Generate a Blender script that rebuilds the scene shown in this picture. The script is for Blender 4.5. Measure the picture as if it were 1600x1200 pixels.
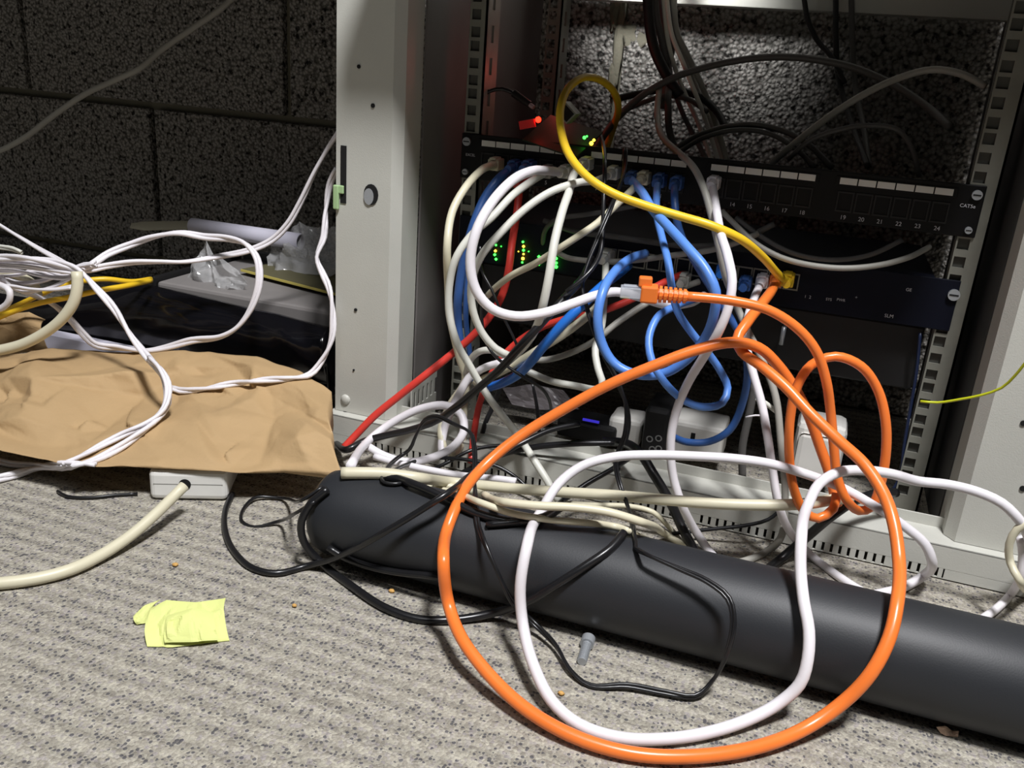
import bpy, bmesh, math, random
from mathutils import Vector, Matrix, noise
from mathutils.bvhtree import BVHTree
from mathutils.geometry import delaunay_2d_cdt
random.seed(7)
for o in list(bpy.data.objects): bpy.data.objects.remove(o)
SC = bpy.context.scene
COL = SC.collection
# ---------------------------------------------------------------- camera
F = 1384.0; H = 0.39                      # focal length in pixels of a 1600x1200 frame; lens height above carpet
RX = Vector((0.93781614, 0.17857715, -0.29767616))
RY = Vector((0.33978734, -0.29676705, 0.89245385))
RZ = Vector((0.07103139, -0.93810422, -0.33899118))
ORG = Vector((0, 0, H))
cd = bpy.data.cameras.new('camera'); cam = bpy.data.objects.new('camera', cd); COL.objects.link(cam)
cd.sensor_width = 36; cd.lens = F / 1600 * 36; cd.clip_start = 0.01
cam.matrix_world = Matrix(((RX.x, -RX.y, -RX.z, 0), (RY.x, -RY.y, -RY.z, 0), (RZ.x, -RZ.y, -RZ.z, H), (0, 0, 0, 1)))
SC.camera = cam
# ---------------------------------------------------------------- light
w = bpy.data.worlds.new('world'); SC.world = w; w.use_nodes = True
w.node_tree.nodes['Background'].inputs[0].default_value = (0.80, 0.85, 0.9, 1)
w.node_tree.nodes['Background'].inputs[1].default_value = 0.02
def area(name, loc, target, size, energy, col=(1, 1, 1)):
    l = bpy.data.lights.new(name, 'AREA'); l.shape = 'DISK'; l.size = size; l.energy = energy; l.color = col
    o = bpy.data.objects.new(name, l); COL.objects.link(o); o.location = loc
    o.rotation_euler = (Vector(target) - Vector(loc)).to_track_quat('-Z', 'Y').to_euler(); return o
area('ceiling_light', (0.40, -0.15, 2.3), (-0.1, 0.7, 0), 0.36, 84, (0.99, 0.985, 1.0))
area('front_fill_light', (-0.5, -0.7, 2.3), (-0.1, 0.7, 0.1), 0.5, 5, (0.95, 0.97, 1.0))  # soft fill added from the front, in place of room ambient
sl = bpy.data.lights.new('gap_light_stand_in', 'SPOT'); sl.energy = 10.0; sl.spot_size = math.radians(72); sl.spot_blend = 1.0; sl.shadow_soft_size = 0.03  # spot added inside the rack, standing in for light leaking onto the wall
so = bpy.data.objects.new('gap_light_stand_in', sl); COL.objects.link(so); so.location = (-0.235, 0.975, H + 0.185)
so.rotation_euler = (Vector((-0.205, 1.17, H + 0.10)) - so.location).to_track_quat('-Z', 'Y').to_euler()
SC.view_settings.view_transform = 'Standard'; SC.view_settings.look = 'None'
SC.view_settings.exposure = 0.0; SC.view_settings.gamma = 1.0; SC.view_settings.use_curve_mapping = False

# ---------------------------------------------------------------- helpers
def rd(px, py): 
    d = Vector((px - 800, py - 600, F)).normalized()
    return Vector((RX.dot(d), RY.dot(d), RZ.dot(d)))
def P(px, py, y):  d = rd(px, py); return ORG + d * (y / d.y)          # point of that sight line at depth y
def Pz(px, py, z): d = rd(px, py); return ORG + d * ((z - H) / d.z)    # ... at height z
def dep(p): q = p - ORG; return RX.z * q.x + RY.z * q.y + RZ.z * q.z    # distance along the lens axis
PIPE_Y, PIPE_R = 0.567, 0.0368
def surf(px, py, r):                       # where the sight line meets the pipe or the carpet, r above it
    d = rd(px, py); R = PIPE_R + r
    oy, oz = -PIPE_Y, H - PIPE_R
    a = d.y**2 + d.z**2; b = oy * d.y + oz * d.z; c = oy**2 + oz**2 - R * R
    q = b * b - a * c
    if q > 0:
        t = (-b - math.sqrt(q)) / a; p = ORG + d * t
        if p.x > -0.36: return p
    return ORG + d * ((r - H) / d.z)
def lin(c): return tuple(((v / 255) / 12.92 if v / 255 <= 0.04045 else (((v / 255) + 0.055) / 1.055)**2.4) for v in c)
def mat(name, rgb, rough=0.5, metal=0.0, bump=0, bscale=200, spec=0.5, var=0.08, emis=None, es=1, vscale=30, alpha=1):
    m = bpy.data.materials.new(name); m.use_nodes = True; nt = m.node_tree; b = nt.nodes['Principled BSDF']
    c = lin(rgb) + (1,)
    tc = nt.nodes.new('ShaderNodeTexCoord'); nz = nt.nodes.new('ShaderNodeTexNoise'); nz.inputs['Scale'].default_value = vscale
    nz.inputs['Detail'].default_value = 5
    mx = nt.nodes.new('ShaderNodeMix'); mx.data_type = 'RGBA'
    mx.inputs['A'].default_value = tuple(min(1, v * (1 + var)) for v in c[:3]) + (1,)
    mx.inputs['B'].default_value = tuple(v * (1 - var * 1.6) for v in c[:3]) + (1,)
    nt.links.new(tc.outputs['Object'], nz.inputs['Vector']); nt.links.new(nz.outputs['Fac'], mx.inputs['Factor'])
    nt.links.new(mx.outputs['Result'], b.inputs['Base Color'])
    b.inputs['Roughness'].default_value = rough; b.inputs['Metallic'].default_value = metal
    b.inputs['Specular IOR Level'].default_value = spec; b.inputs['Alpha'].default_value = alpha
    if bump:
        n2 = nt.nodes.new('ShaderNodeTexNoise'); n2.inputs['Scale'].default_value = bscale
        bp = nt.nodes.new('ShaderNodeBump'); bp.inputs['Strength'].default_value = bump; bp.inputs['Distance'].default_value = 0.001
        nt.links.new(tc.outputs['Object'], n2.inputs['Vector']); nt.links.new(n2.outputs['Fac'], bp.inputs['Height']); nt.links.new(bp.outputs['Normal'], b.inputs['Normal'])
    if emis:
        b.inputs['Emission Color'].default_value = lin(emis) + (1,); b.inputs['Emission Strength'].default_value = es
    return m
M = {}
M['white'] = mat('white_pvc', (232, 228, 232), 0.38); M['cream'] = mat('cream_pvc', (214, 208, 182), 0.42)
M['offwhite'] = mat('offwhite_pvc', (214, 214, 204), 0.42); M['greycab'] = mat('grey_pvc', (160, 158, 150), 0.5)
M['darkcab'] = mat('dark_grey_pvc', (88, 86, 84), 0.5)
M['blue'] = mat('blue_pvc', (92, 142, 222), 0.38); M['cobalt'] = mat('cobalt_pvc', (40, 112, 205), 0.3); M['navycab'] = mat('navy_pvc', (50, 88, 150), 0.4)
M['red'] = mat('red_pvc', (214, 62, 52), 0.4); M['orange'] = mat('orange_pvc', (244, 126, 54), 0.3); M['orangeboot'] = mat('orange_rubber', (238, 122, 44), 0.5)
M['yellow'] = mat('yellow_pvc', (236, 194, 42), 0.38); M['lime'] = mat('yellow_green_wire', (190, 196, 30), 0.4)
M['black'] = mat('black_pvc', (26, 26, 28), 0.3); M['blackmatte'] = mat('black_matte', (18, 18, 19), 0.55)
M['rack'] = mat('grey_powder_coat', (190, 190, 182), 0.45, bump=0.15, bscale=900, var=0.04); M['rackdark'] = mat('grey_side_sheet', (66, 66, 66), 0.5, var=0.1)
M['rail'] = mat('galvanised_rail', (138, 138, 128), 0.45, metal=0.2, var=0.15, vscale=60)
M['hole'] = mat('hole_black', (8, 8, 8), 0.9)
M['panel'] = mat('panel_black', (9, 9, 10), 0.5, spec=0.25); M['label'] = mat('paper_label', (232, 232, 226), 0.6); M['print'] = mat('white_print', (200, 200, 205), 0.6)
M['navy'] = mat('navy_switch_enamel', (8, 12, 27), 0.6, spec=0.2); M['steel'] = mat('zinc_steel', (178, 182, 186), 0.35, metal=0.45, bump=0.1, bscale=300)
M['pipe'] = mat('black_plastic_pipe', (36, 38, 42), 0.52, bump=0.06, bscale=900, var=0.12, vscale=14)
M['kraft'] = mat('kraft_paper', (178, 149, 108), 0.8, bump=0.3, bscale=260, var=0.07, vscale=20)
M['sack'] = mat('black_glossy_sack', (14, 14, 18), 0.16); M['greybox'] = mat('grey_board', (128, 124, 122), 0.7)
M['olive'] = mat('olive_board', (96, 92, 66), 0.6); M['gold'] = mat('yellow_board_edge', (205, 190, 100), 0.6)
M['roll'] = mat('white_paper_roll', (196, 194, 208), 0.7); M['card'] = mat('pale_card', (150, 145, 125), 0.8)
M['note'] = mat('yellow_green_paper', (216, 222, 140), 0.7, var=0.04); M['scrap'] = mat('pink_scrap', (222, 190, 165), 0.8); M['crumb'] = mat('amber_crumb', (205, 160, 90), 0.7)
M['socket'] = mat('white_socket_plastic', (222, 220, 214), 0.35); M['whiteblock'] = mat('white_block_plastic', (232, 231, 226), 0.4)
M['greenclip'] = mat('pale_green_clip', (160, 190, 140), 0.5); M['pcb'] = mat('green_circuit_board', (18, 52, 34), 0.5); M['mortar'] = mat('mortar', (120, 117, 102), 0.9, bump=0.8, bscale=300)
M['symb0'] = mat('seam_grey', (120, 120, 116), 0.6)
M['redled'] = mat('red_led', (255, 30, 20), 0.4, emis=(255, 30, 15), es=9); M['greenled'] = mat('green_led', (40, 255, 60), 0.4, emis=(50, 255, 60), es=7)
M['yelled'] = mat('yellow_led', (255, 220, 60), 0.4, emis=(255, 205, 50), es=7); M['blueled'] = mat('blue_led', (70, 60, 220), 0.4, emis=(70, 60, 230), es=0.5)
def clear(name, rgb, rough, alpha):
    m = mat(name, rgb, rough, alpha=alpha); return m
M['film'] = clear('clear_film', (205, 205, 205), 0.12, 0.34); M['clearplug'] = clear('clear_plug_plastic', (205, 210, 220), 0.08, 0.55)
M['film'].node_tree.nodes['Principled BSDF'].inputs['Specular IOR Level'].default_value = 1.0
# carpet: beige-grey loop pile in ribs with dark flecks
def carpet():
    m = bpy.data.materials.new('ribbed_carpet'); m.use_nodes = True; nt = m.node_tree; N = nt.nodes; L = nt.links; b = N['Principled BSDF']
    b.inputs['Roughness'].default_value = 0.95; b.inputs['Specular IOR Level'].default_value = 0.1
    tc = N.new('ShaderNodeTexCoord')
    def nz(s, d=2): n = N.new('ShaderNodeTexNoise'); n.inputs['Scale'].default_value = s; n.inputs['Detail'].default_value = d; L.new(tc.outputs['Object'], n.inputs['Vector']); return n
    def ramp(src, stops):
        r = N.new('ShaderNodeValToRGB'); L.new(src, r.inputs[0]); e = r.color_ramp.elements
        while len(e) < len(stops): e.new(0.5)
        for i, (p, c) in enumerate(stops): e[i].position = p; e[i].color = c if len(c) == 4 else lin(c) + (1,)
        return r
    def math_(op, a, bb):
        n = N.new('ShaderNodeMath'); n.operation = op
        for i, v in enumerate((a, bb)):
            if isinstance(v, (int, float)): n.inputs[i].default_value = v
            else: L.new(v, n.inputs[i])
        return n.outputs[0]
    v = N.new('ShaderNodeTexVoronoi'); v.inputs['Scale'].default_value = 400; v.inputs['Randomness'].default_value = 0.8; L.new(tc.outputs['Object'], v.inputs['Vector'])
    sp = N.new('ShaderNodeSeparateColor'); L.new(v.outputs['Color'], sp.inputs[0])
    sx = N.new('ShaderNodeSeparateXYZ'); L.new(tc.outputs['Object'], sx.inputs[0])
    wob = math_('MULTIPLY', nz(9).outputs['Fac'], 0.010)
    yy = math_('ADD', sx.outputs['Y'], wob)
    rib = math_('SINE', math_('MULTIPLY', yy, 2 * math.pi / 0.0165), 0.0)
    rib2 = math_('SINE', math_('MULTIPLY', yy, 2 * math.pi / 0.071), 0.0)
    base = ramp(sp.outputs[1], [(0.0, (154, 148, 138)), (0.35, (172, 166, 154)), (0.7, (190, 185, 171)), (1.0, (165, 158, 156))])
    # flecks: dark where the cell's random value is low; more of them in the grooves
    thr = math_('ADD', math_('MULTIPLY', rib, -0.11), math_('ADD', 0.19, math_('MULTIPLY', rib2, -0.03)))
    fl = math_('MULTIPLY', math_('LESS_THAN', sp.outputs[0], thr), math_('LESS_THAN', v.outputs['Distance'], 0.52))
    mx = N.new('ShaderNodeMix'); mx.data_type = 'RGBA'; L.new(math_('MULTIPLY', fl, 0.8), mx.inputs['Factor']); L.new(base.outputs[0], mx.inputs['A']); mx.inputs['B'].default_value = lin((84, 84, 92)) + (1,)
    big = ramp(nz(520, 3).outputs['Fac'], [(0.3, (0.66, 0.66, 0.68, 1)), (0.62, (1.0, 1.0, 0.97, 1))])
    m2 = N.new('ShaderNodeMix'); m2.data_type = 'RGBA'; m2.blend_type = 'MULTIPLY'; m2.inputs['Factor'].default_value = 0.8
    L.new(mx.outputs['Result'], m2.inputs['A']); L.new(big.outputs[0], m2.inputs['B'])
    ribc = N.new('ShaderNodeMapRange'); L.new(rib, ribc.inputs[0]); ribc.inputs[1].default_value = -1; ribc.inputs[3].default_value = 0.80; ribc.inputs[4].default_value = 1.04
    m3 = N.new('ShaderNodeMix'); m3.data_type = 'RGBA'; m3.blend_type = 'MULTIPLY'; m3.inputs['Factor'].default_value = 1
    L.new(m2.outputs['Result'], m3.inputs['A']); L.new(ribc.outputs[0], m3.inputs['B'])
    L.new(m3.outputs['Result'], b.inputs['Base Color'])
    hgt = math_('ADD', math_('MULTIPLY', v.outputs['Distance'], -1.1), math_('ADD', math_('MULTIPLY', rib, 0.35), nz(800).outputs['Fac']))
    bp = N.new('ShaderNodeBump'); bp.inputs['Strength'].default_value = 0.7; bp.inputs['Distance'].default_value = 0.0016
    L.new(hgt, bp.inputs['Height']); L.new(bp.outputs['Normal'], b.inputs['Normal'])
    return m
M['carpet'] = carpet()
def blockmat():
    m = bpy.data.materials.new('porous_block'); m.use_nodes = True; nt = m.node_tree; N = nt.nodes; L = nt.links; b = N['Principled BSDF']
    b.inputs['Roughness'].default_value = 0.95; b.inputs['Specular IOR Level'].default_value = 0.15
    tc = N.new('ShaderNodeTexCoord')
    v = N.new('ShaderNodeTexVoronoi'); v.inputs['Scale'].default_value = 210; L.new(tc.outputs['Object'], v.inputs['Vector'])
    n = N.new('ShaderNodeTexNoise'); n.inputs['Scale'].default_value = 130; n.inputs['Detail'].default_value = 5; L.new(tc.outputs['Object'], n.inputs['Vector'])
    r = N.new('ShaderNodeValToRGB'); L.new(n.outputs['Fac'], r.inputs[0])
    r.color_ramp.elements[0].position = 0.36; r.color_ramp.elements[0].color = lin((60, 58, 56)) + (1,)
    r.color_ramp.elements[1].position = 0.45; r.color_ramp.elements[1].color = lin((160, 157, 152)) + (1,)
    r2 = N.new('ShaderNodeValToRGB'); L.new(v.outputs['Distance'], r2.inputs[0])
    r2.color_ramp.elements[0].position = 0.35; r2.color_ramp.elements[0].color = (1, 1, 1, 1)
    r2.color_ramp.elements[1].position = 0.75; r2.color_ramp.elements[1].color = (0.35, 0.35, 0.34, 1)
    mm = N.new('ShaderNodeMix'); mm.data_type = 'RGBA'; mm.blend_type = 'MULTIPLY'; mm.inputs['Factor'].default_value = 1
    L.new(r.outputs[0], mm.inputs['A']); L.new(r2.outputs[0], mm.inputs['B']); L.new(mm.outputs['Result'], b.inputs['Base Color'])
    ad = N.new('ShaderNodeMath'); ad.operation = 'SUBTRACT'; L.new(n.outputs['Fac'], ad.inputs[0])
    mu = N.new('ShaderNodeMath'); mu.operation = 'MULTIPLY'; mu.inputs[1].default_value = 0.7; L.new(v.outputs['Distance'], mu.inputs[0]); L.new(mu.outputs[0], ad.inputs[1])
    bp = N.new('ShaderNodeBump'); bp.inputs['Strength'].default_value = 0.9; bp.inputs['Distance'].default_value = 0.006
    L.new(ad.outputs[0], bp.inputs['Height']); L.new(bp.outputs['Normal'], b.inputs['Normal'])
    return m
M['block'] = blockmat()

def obj(name, bm, m, parent=None, smooth=False):
    me = bpy.data.meshes.new(name); bm.normal_update(); bm.to_mesh(me); bm.free()
    for x in (m if isinstance(m, (list, tuple)) else [m]): me.materials.append(x)
    if smooth:
        for p in me.polygons: p.use_smooth = True
    o = bpy.data.objects.new(name, me); COL.objects.link(o)
    if parent is not None:
        o.parent = parent; o.matrix_parent_inverse = Matrix.Translation(-wl(parent))
    return o
def wl(o): return Vector(o.location)
def tag(o, label, cat, group=None, kind=None):
    if label: o['label'] = label
    if cat: o['category'] = cat
    if group: o['group'] = group
    if kind: o['kind'] = kind
    return o
def thing(name, label, cat, loc=(0, 0, 0), group=None):
    o = bpy.data.objects.new(name, None); COL.objects.link(o); o.location = loc; o.empty_display_size = 0.02
    return tag(o, label, cat, group)
def box(bm, lo, hi, bev=0, rot=None, piv=None, seg=2):
    r = bmesh.ops.create_cube(bm, size=1); vs = r['verts']
    for v in vs: v.co = Vector([lo[i] + (v.co[i] + 0.5) * (hi[i] - lo[i]) for i in range(3)])
    if bev:
        es = list({e for v in vs for e in v.link_edges})
        g = bmesh.ops.bevel(bm, geom=es, offset=bev, segments=seg, affect='EDGES', profile=0.5); 
        vs = list({v for f in g['faces'] for v in f.verts} | {v for v in vs if v.is_valid})
    if rot is not None:
        p = Vector(piv) if piv is not None else Vector([(lo[i] + hi[i]) / 2 for i in range(3)])
        for v in vs: v.co = p + rot @ (v.co - p)
    return bm
def B(name, lo, hi, m, parent=None, bev=0, rot=None, piv=None):
    bm = bmesh.new(); box(bm, lo, hi, bev, rot, piv); return obj(name, bm, m, parent)
def cyl(bm, a, b, r, n=16, r2=None):
    a = Vector(a); b = Vector(b); d = (b - a); q = d.to_track_quat('Z', 'Y').to_matrix()
    r2 = r if r2 is None else r2
    A = [bm.verts.new(a + q @ Vector((math.cos(t) * r, math.sin(t) * r, 0))) for t in [2 * math.pi * i / n for i in range(n)]]
    Bv = [bm.verts.new(b + q @ Vector((math.cos(t) * r2, math.sin(t) * r2, 0))) for t in [2 * math.pi * i / n for i in range(n)]]
    for i in range(n): bm.faces.new((A[i], A[(i + 1) % n], Bv[(i + 1) % n], Bv[i]))
    bm.faces.new(A[::-1]); bm.faces.new(Bv); return bm
def CY(name, a, b, r, m, parent=None, n=16, r2=None):
    bm = bmesh.new(); cyl(bm, a, b, r, n, r2); return obj(name, bm, m, parent)
def spline(pts, step=0.006):
    out = []; n = len(pts)
    for i in range(n - 1):
        p0 = pts[max(i - 1, 0)]; p1 = pts[i]; p2 = pts[i + 1]; p3 = pts[min(i + 2, n - 1)]
        # centripetal Catmull-Rom through Hermite form
        d1 = max((p1 - p0).length, 1e-5)**0.5; d2 = max((p2 - p1).length, 1e-5)**0.5; d3 = max((p3 - p2).length, 1e-5)**0.5
        if i == 0: m1 = (p2 - p1)
        else: m1 = ((p1 - p0) / d1 - (p2 - p0) / (d1 + d2) + (p2 - p1) / d2) * d2
        if i == n - 2: m2 = (p2 - p1)
        else: m2 = ((p2 - p1) / d2 - (p3 - p1) / (d2 + d3) + (p3 - p2) / d3) * d2
        k = max(2, int((p2 - p1).length / step))
        for j in range(k):
            t = j / k; t2 = t * t; t3 = t2 * t
            out.append(p1 * (2 * t3 - 3 * t2 + 1) + m1 * (t3 - 2 * t2 + t) + p2 * (-2 * t3 + 3 * t2) + m2 * (t3 - t2))
    out.append(pts[-1].copy()); return out
def frames(path):
    T = []
    for i in range(len(path)):
        T.append((path[min(i + 1, len(path) - 1)] - path[max(i - 1, 0)]).normalized())
    n = T[0].cross(Vector((0, 0, 1)))
    if n.length < 0.1: n = T[0].cross(Vector((0, 1, 0)))
    n.normalize(); Ns = [n]
    for i in range(1, len(path)):
        n = n - T[i] * n.dot(T[i]); n.normalize(); Ns.append(n.copy())
    return T, Ns
def tube(bm, path, r, n=10, T=None, Ns=None):
    if T is None: T, Ns = frames(path)
    prev = None; first = None
    for i, p in enumerate(path):
        b = T[i].cross(Ns[i])
        ring = [bm.verts.new(p + (Ns[i] * math.cos(a) + b * math.sin(a)) * r) for a in [2 * math.pi * k / n for k in range(n)]]
        if prev:
            for k in range(n): bm.faces.new((prev[k], prev[(k + 1) % n], ring[(k + 1) % n], ring[k]))
        else: first = ring
        prev = ring
    bm.faces.new(first[::-1]); bm.faces.new(prev)
def trace(pts, wpx):
    # pts: (px, py[, y]) ; y > 0 depth, y <= 0 lies on the carpet / pipe, lifted by -y ; missing = interpolated
    r = 0.003
    for _ in range(3):
        ts = []; s = [0.0]
        for i, p in enumerate(pts):
            if i: s.append(s[-1] + math.hypot(p[0] - pts[i - 1][0], p[1] - pts[i - 1][1]))
            if len(p) > 2:
                if p[2] == 'f': q = Pz(p[0], p[1], r + 0.001)
                else: q = P(p[0], p[1], p[2]) if p[2] > 0 else surf(p[0], p[1], r + 0.0005 - p[2])
                ts.append((q - ORG).length)
            else: ts.append(None)
        known = [i for i, t in enumerate(ts) if t is not None]
        for i in range(len(ts)):
            if ts[i] is None:
                a = [k for k in known if k < i]; b = [k for k in known if k > i]
                if not a: ts[i] = ts[b[0]]
                elif not b: ts[i] = ts[a[-1]]
                else:
                    a = a[-1]; b = b[0]; f = (s[i] - s[a]) / max(s[b] - s[a], 1e-6); ts[i] = ts[a] * (1 - f) + ts[b] * f
        P3 = [ORG + rd(p[0], p[1]) * t for p, t in zip(pts, ts)]
        dd = sum(dep(p) for p in P3) / len(P3)
        r = wpx / 2 * dd / F
    def out(p): return p[0] <= -12 or p[0] >= 1606 or p[1] <= -5      # leads go on past the edge of the view
    if out(pts[0]): P3.insert(0, P3[0] + (P3[0] - P3[1]).normalized() * 0.16)
    if out(pts[-1]): P3.append(P3[-1] + (P3[-1] - P3[-2]).normalized() * 0.16)
    for p in P3: p.z = max(p.z, r + 0.0008)
    return P3, r
def settle(path, r, over=(), back=False):
    # keep a lead out of the pipe (and off the sheets it lies on) by sliding it along its sight line
    n = len(path); D = [(p - ORG) for p in path]; T = [d.length for d in D]; D = [d.normalized() for d in D]
    lo = [0.0] * n; hi = [9.0] * n; R = PIPE_R + r * 0.95
    oy, oz = -PIPE_Y, H - PIPE_R
    for i in range(n):
        d = D[i]; a = d.y**2 + d.z**2; b = oy * d.y + oz * d.z; c = oy**2 + oz**2 - R * R; q = b * b - a * c
        if q > 0:
            t0 = (-b - math.sqrt(q)) / a; t1 = (-b + math.sqrt(q)) / a; x = d.x * t0
            if x > -0.345 and t0 < T[i] and (T[i] < t1 or not back or (min(i, n - 1 - i) >= 16 and T[i] < t1 + 0.10)):
                if back and path[i].y > PIPE_Y + 0.020 and min(i, n - 1 - i) < 16: lo[i] = t1
                else: hi[i] = t0
        for bv in over:
            h = bv.ray_cast(ORG, d)
            if h[0] is not None: hi[i] = min(hi[i], h[3] - r * 1.3)
    if all(v > 8 for v in hi) and not any(lo): return path
    for it in range(14):
        T = [min(max(t, l), h) for t, l, h in zip(T, lo, hi)]
        T = [T[0]] + [(T[i - 1] + 2 * T[i] + T[i + 1]) / 4 for i in range(1, n - 1)] + [T[-1]]
    T = [min(max(t, l), h) for t, l, h in zip(T, lo, hi)]
    return [ORG + d * t for d, t in zip(D, T)]
def cable(label, m, wpx, pts, cat='cable', name='network_cable', twin=False, twist=16, group=None, phase=0.0, over=()):
    P3, r = trace(pts, wpx); path = settle(spline(P3, 0.005), r * (1.0 if not twin else 1.1), over, any(len(p) > 2 and p[2] == 'f' for p in pts))
    root_loc = path[0].copy()
    bm = bmesh.new()
    if twin:
        rr = r * 0.56; T, Ns = frames(path); N2 = []; L = 0
        for i in range(len(path)):
            if i: L += (path[i] - path[i - 1]).length
            a = phase + L * twist * 3.2
            b = T[i].cross(Ns[i]); N2.append(Ns[i] * math.cos(a) + b * math.sin(a))
        for sgn in (1, -1):
            pp = [p + nn * (sgn * rr * 0.80) for p, nn in zip(path, N2)]
            for q in pp: q.z = max(q.z, rr + 0.0005)
            tube(bm, pp, rr, 8, T, N2)
    else: tube(bm, path, r, 12)
    me_o = obj(name, bm, M[m], None, True)
    tag(me_o, label, cat, group)
    me_o['_path'] = 0; del me_o['_path']
    return me_o, path, r
def orient(d):  # basis whose local Y points along d
    d = d.normalized(); x = d.cross(Vector((0, 0, 1)))
    if x.length < 0.2: x = d.cross(Vector((1, 0, 0)))
    x.normalize(); z = x.cross(d); return Matrix((x, d, z)).transposed()
def plug(parent, m, at, d, body=(0.0115, 0.018, 0.011), boot=0.012, name='plug'):
    # body pushed along d (into its socket), short tapering boot behind it
    q = orient(d); bm = bmesh.new(); w_, l_, h_ = body
    box(bm, (-w_ / 2, 0, -h_ / 2), (w_ / 2, l_, h_ / 2), 0.0012)
    cyl(bm, (0, -boot, 0), (0, 0.001, 0), h_ * 0.33, 12, h_ * 0.47)
    box(bm, (-w_ * 0.28, -0.002, h_ / 2 - 0.0005), (w_ * 0.28, l_ * 0.8, h_ / 2 + 0.0016), 0.0005)
    for v in bm.verts: v.co = Vector(at) + q @ v.co
    return obj(name, bm, M[m], parent)
def text(s, m, at, size, parent, align='CENTER', rot=None, name='print_text'):
    c = bpy.data.curves.new(name, 'FONT'); c.body = s; c.size = size; c.align_x = align; c.align_y = 'CENTER'; c.extrude = 0.0001
    t = bpy.data.objects.new(name, c); COL.objects.link(t)
    dg = bpy.context.evaluated_depsgraph_get(); me = bpy.data.meshes.new_from_object(t.evaluated_get(dg)); bpy.data.objects.remove(t)
    me.transform(Matrix.Translation(Vector(at)) @ (rot or Matrix.Rotation(math.pi / 2, 4, 'X')))
    me.materials.clear(); me.materials.append(M[m]); o = bpy.data.objects.new(name, me); COL.objects.link(o)
    if parent is not None: o.parent = parent; o.matrix_parent_inverse = Matrix.Translation(-wl(parent))
    return o

# ---------------------------------------------------------------- the room
bm = bmesh.new(); box(bm, (-3.2, -1.6, -0.05), (3.2, 1.40, 0)); fl = obj('floor', bm, M['carpet']); tag(fl, None, None, None, 'structure')
WY = 1.17
wall = obj('wall_back', box(bmesh.new(), (-3.2, WY + 0.012, 0), (3.2, WY + 0.12, 2.6)), M['mortar']); wall['kind'] = 'structure'
bw, bh = 0.490, 0.245; jx0 = P(970, 60, WY).x; jz0 = P(447, 187, WY).z
for rI in range(-2, 3):
    z0 = jz0 + rI * bh
    if z0 + bh < 0.01: continue
    off = 0 if rI % 2 == 0 else bw / 2
    for k in range(-5, 6):
        x0 = jx0 + k * bw + off
        if x0 < -2.6 or x0 > 1.6: continue
        lo = max(z0 + 0.005, 0.002); e = random.uniform(-0.002, 0.002)
        B('block', (x0 + 0.005, WY + e, lo), (x0 + bw - 0.005, WY + 0.03, z0 + bh - 0.005), M['block'], wall, 0.003)
# smears of mortar left on the wall
for (px, py, rx, rz) in ((985, 55, 15, 22), (966, 70, 7, 60), (962, 20, 8, 25), (958, 120, 7, 26), (1064 - 60, 62, 14, 14)):
    c = P(px, py, WY); s = c.y / F; bm = bmesh.new()
    bmesh.ops.create_icosphere(bm, subdivisions=3, radius=1)
    for v in bm.verts:
        f = 1 + 0.7 * noise.noise(v.co * 2.0 + Vector((px, py, 0)))
        v.co = Vector((c.x + v.co.x * rx * s * f, WY + v.co.y * 0.0025, c.z + v.co.z * rz * s * f))
    obj('mortar_smear', bm, M['mortar'], wall, True)
c1 = B('wall_left', (-3.25, -1.6, 0), (-3.2, 1.4, 2.6), mat('painted_wall', (170, 165, 155), 0.9)); c1['kind'] = 'structure'
# desk that keeps the left corner dark (its underside is above the frame)
dk = thing('desk', 'wide desk above the dark corner left of the rack', 'desk', (-1.0, 0.95, 0))
B('desktop', (-2.0, 0.66, H + 0.30), (-0.455, 1.165, H + 0.33), M['greybox'], dk, 0.003)
for x in (-1.98, -0.50): pass
B('side_panel', (-2.0, 0.78, 0), (-1.97, 1.16, H + 0.30), M['greybox'], dk, 0.002)

# ---------------------------------------------------------------- the rack frame
FY = 0.755; PY = 0.767
xl0 = P(524, 600, PY).x; xl1 = P(614, 600, PY).x; xr0 = P(1480, 826, PY).x; xr1 = xr0 + 0.067
TOP = H + 0.30
RTOP = H - 0.3577
rk = thing('server_rack', 'light grey steel server rack frame standing on the carpet', 'server rack', ((xl0 + xr1) / 2, 0.95, 0))
def post(x0, x1, side):
    bm = bmesh.new(); pr = [(x0, PY), (x1 - 0.008, PY), (x1, PY + 0.010), (x1, PY + 0.045), (x1 - 0.003, PY + 0.045), (x1 - 0.003, PY + 0.012), (x0 + 0.003, PY + 0.003), (x0 + 0.003, PY + 0.045), (x0, PY + 0.045)]
    if side < 0: pr = [(x0 + x1 - a, b) for a, b in pr][::-1]
    A = [bm.verts.new((a, b, RTOP + 0.0005)) for a, b in pr]; C = [bm.verts.new((a, b, TOP)) for a, b in pr]
    n = len(pr)
    for i in range(n): bm.faces.new((A[i], A[(i + 1) % n], C[(i + 1) % n], C[i]))
    bm.faces.new(A[::-1]); bm.faces.new(C)
    bmesh.ops.recalc_face_normals(bm, faces=bm.faces[:])
    return obj('post', bm, M['rack'], rk)
p_l = post(xl0, xl1, 1); p_r = post(xr0, xr1, -1)
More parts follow.
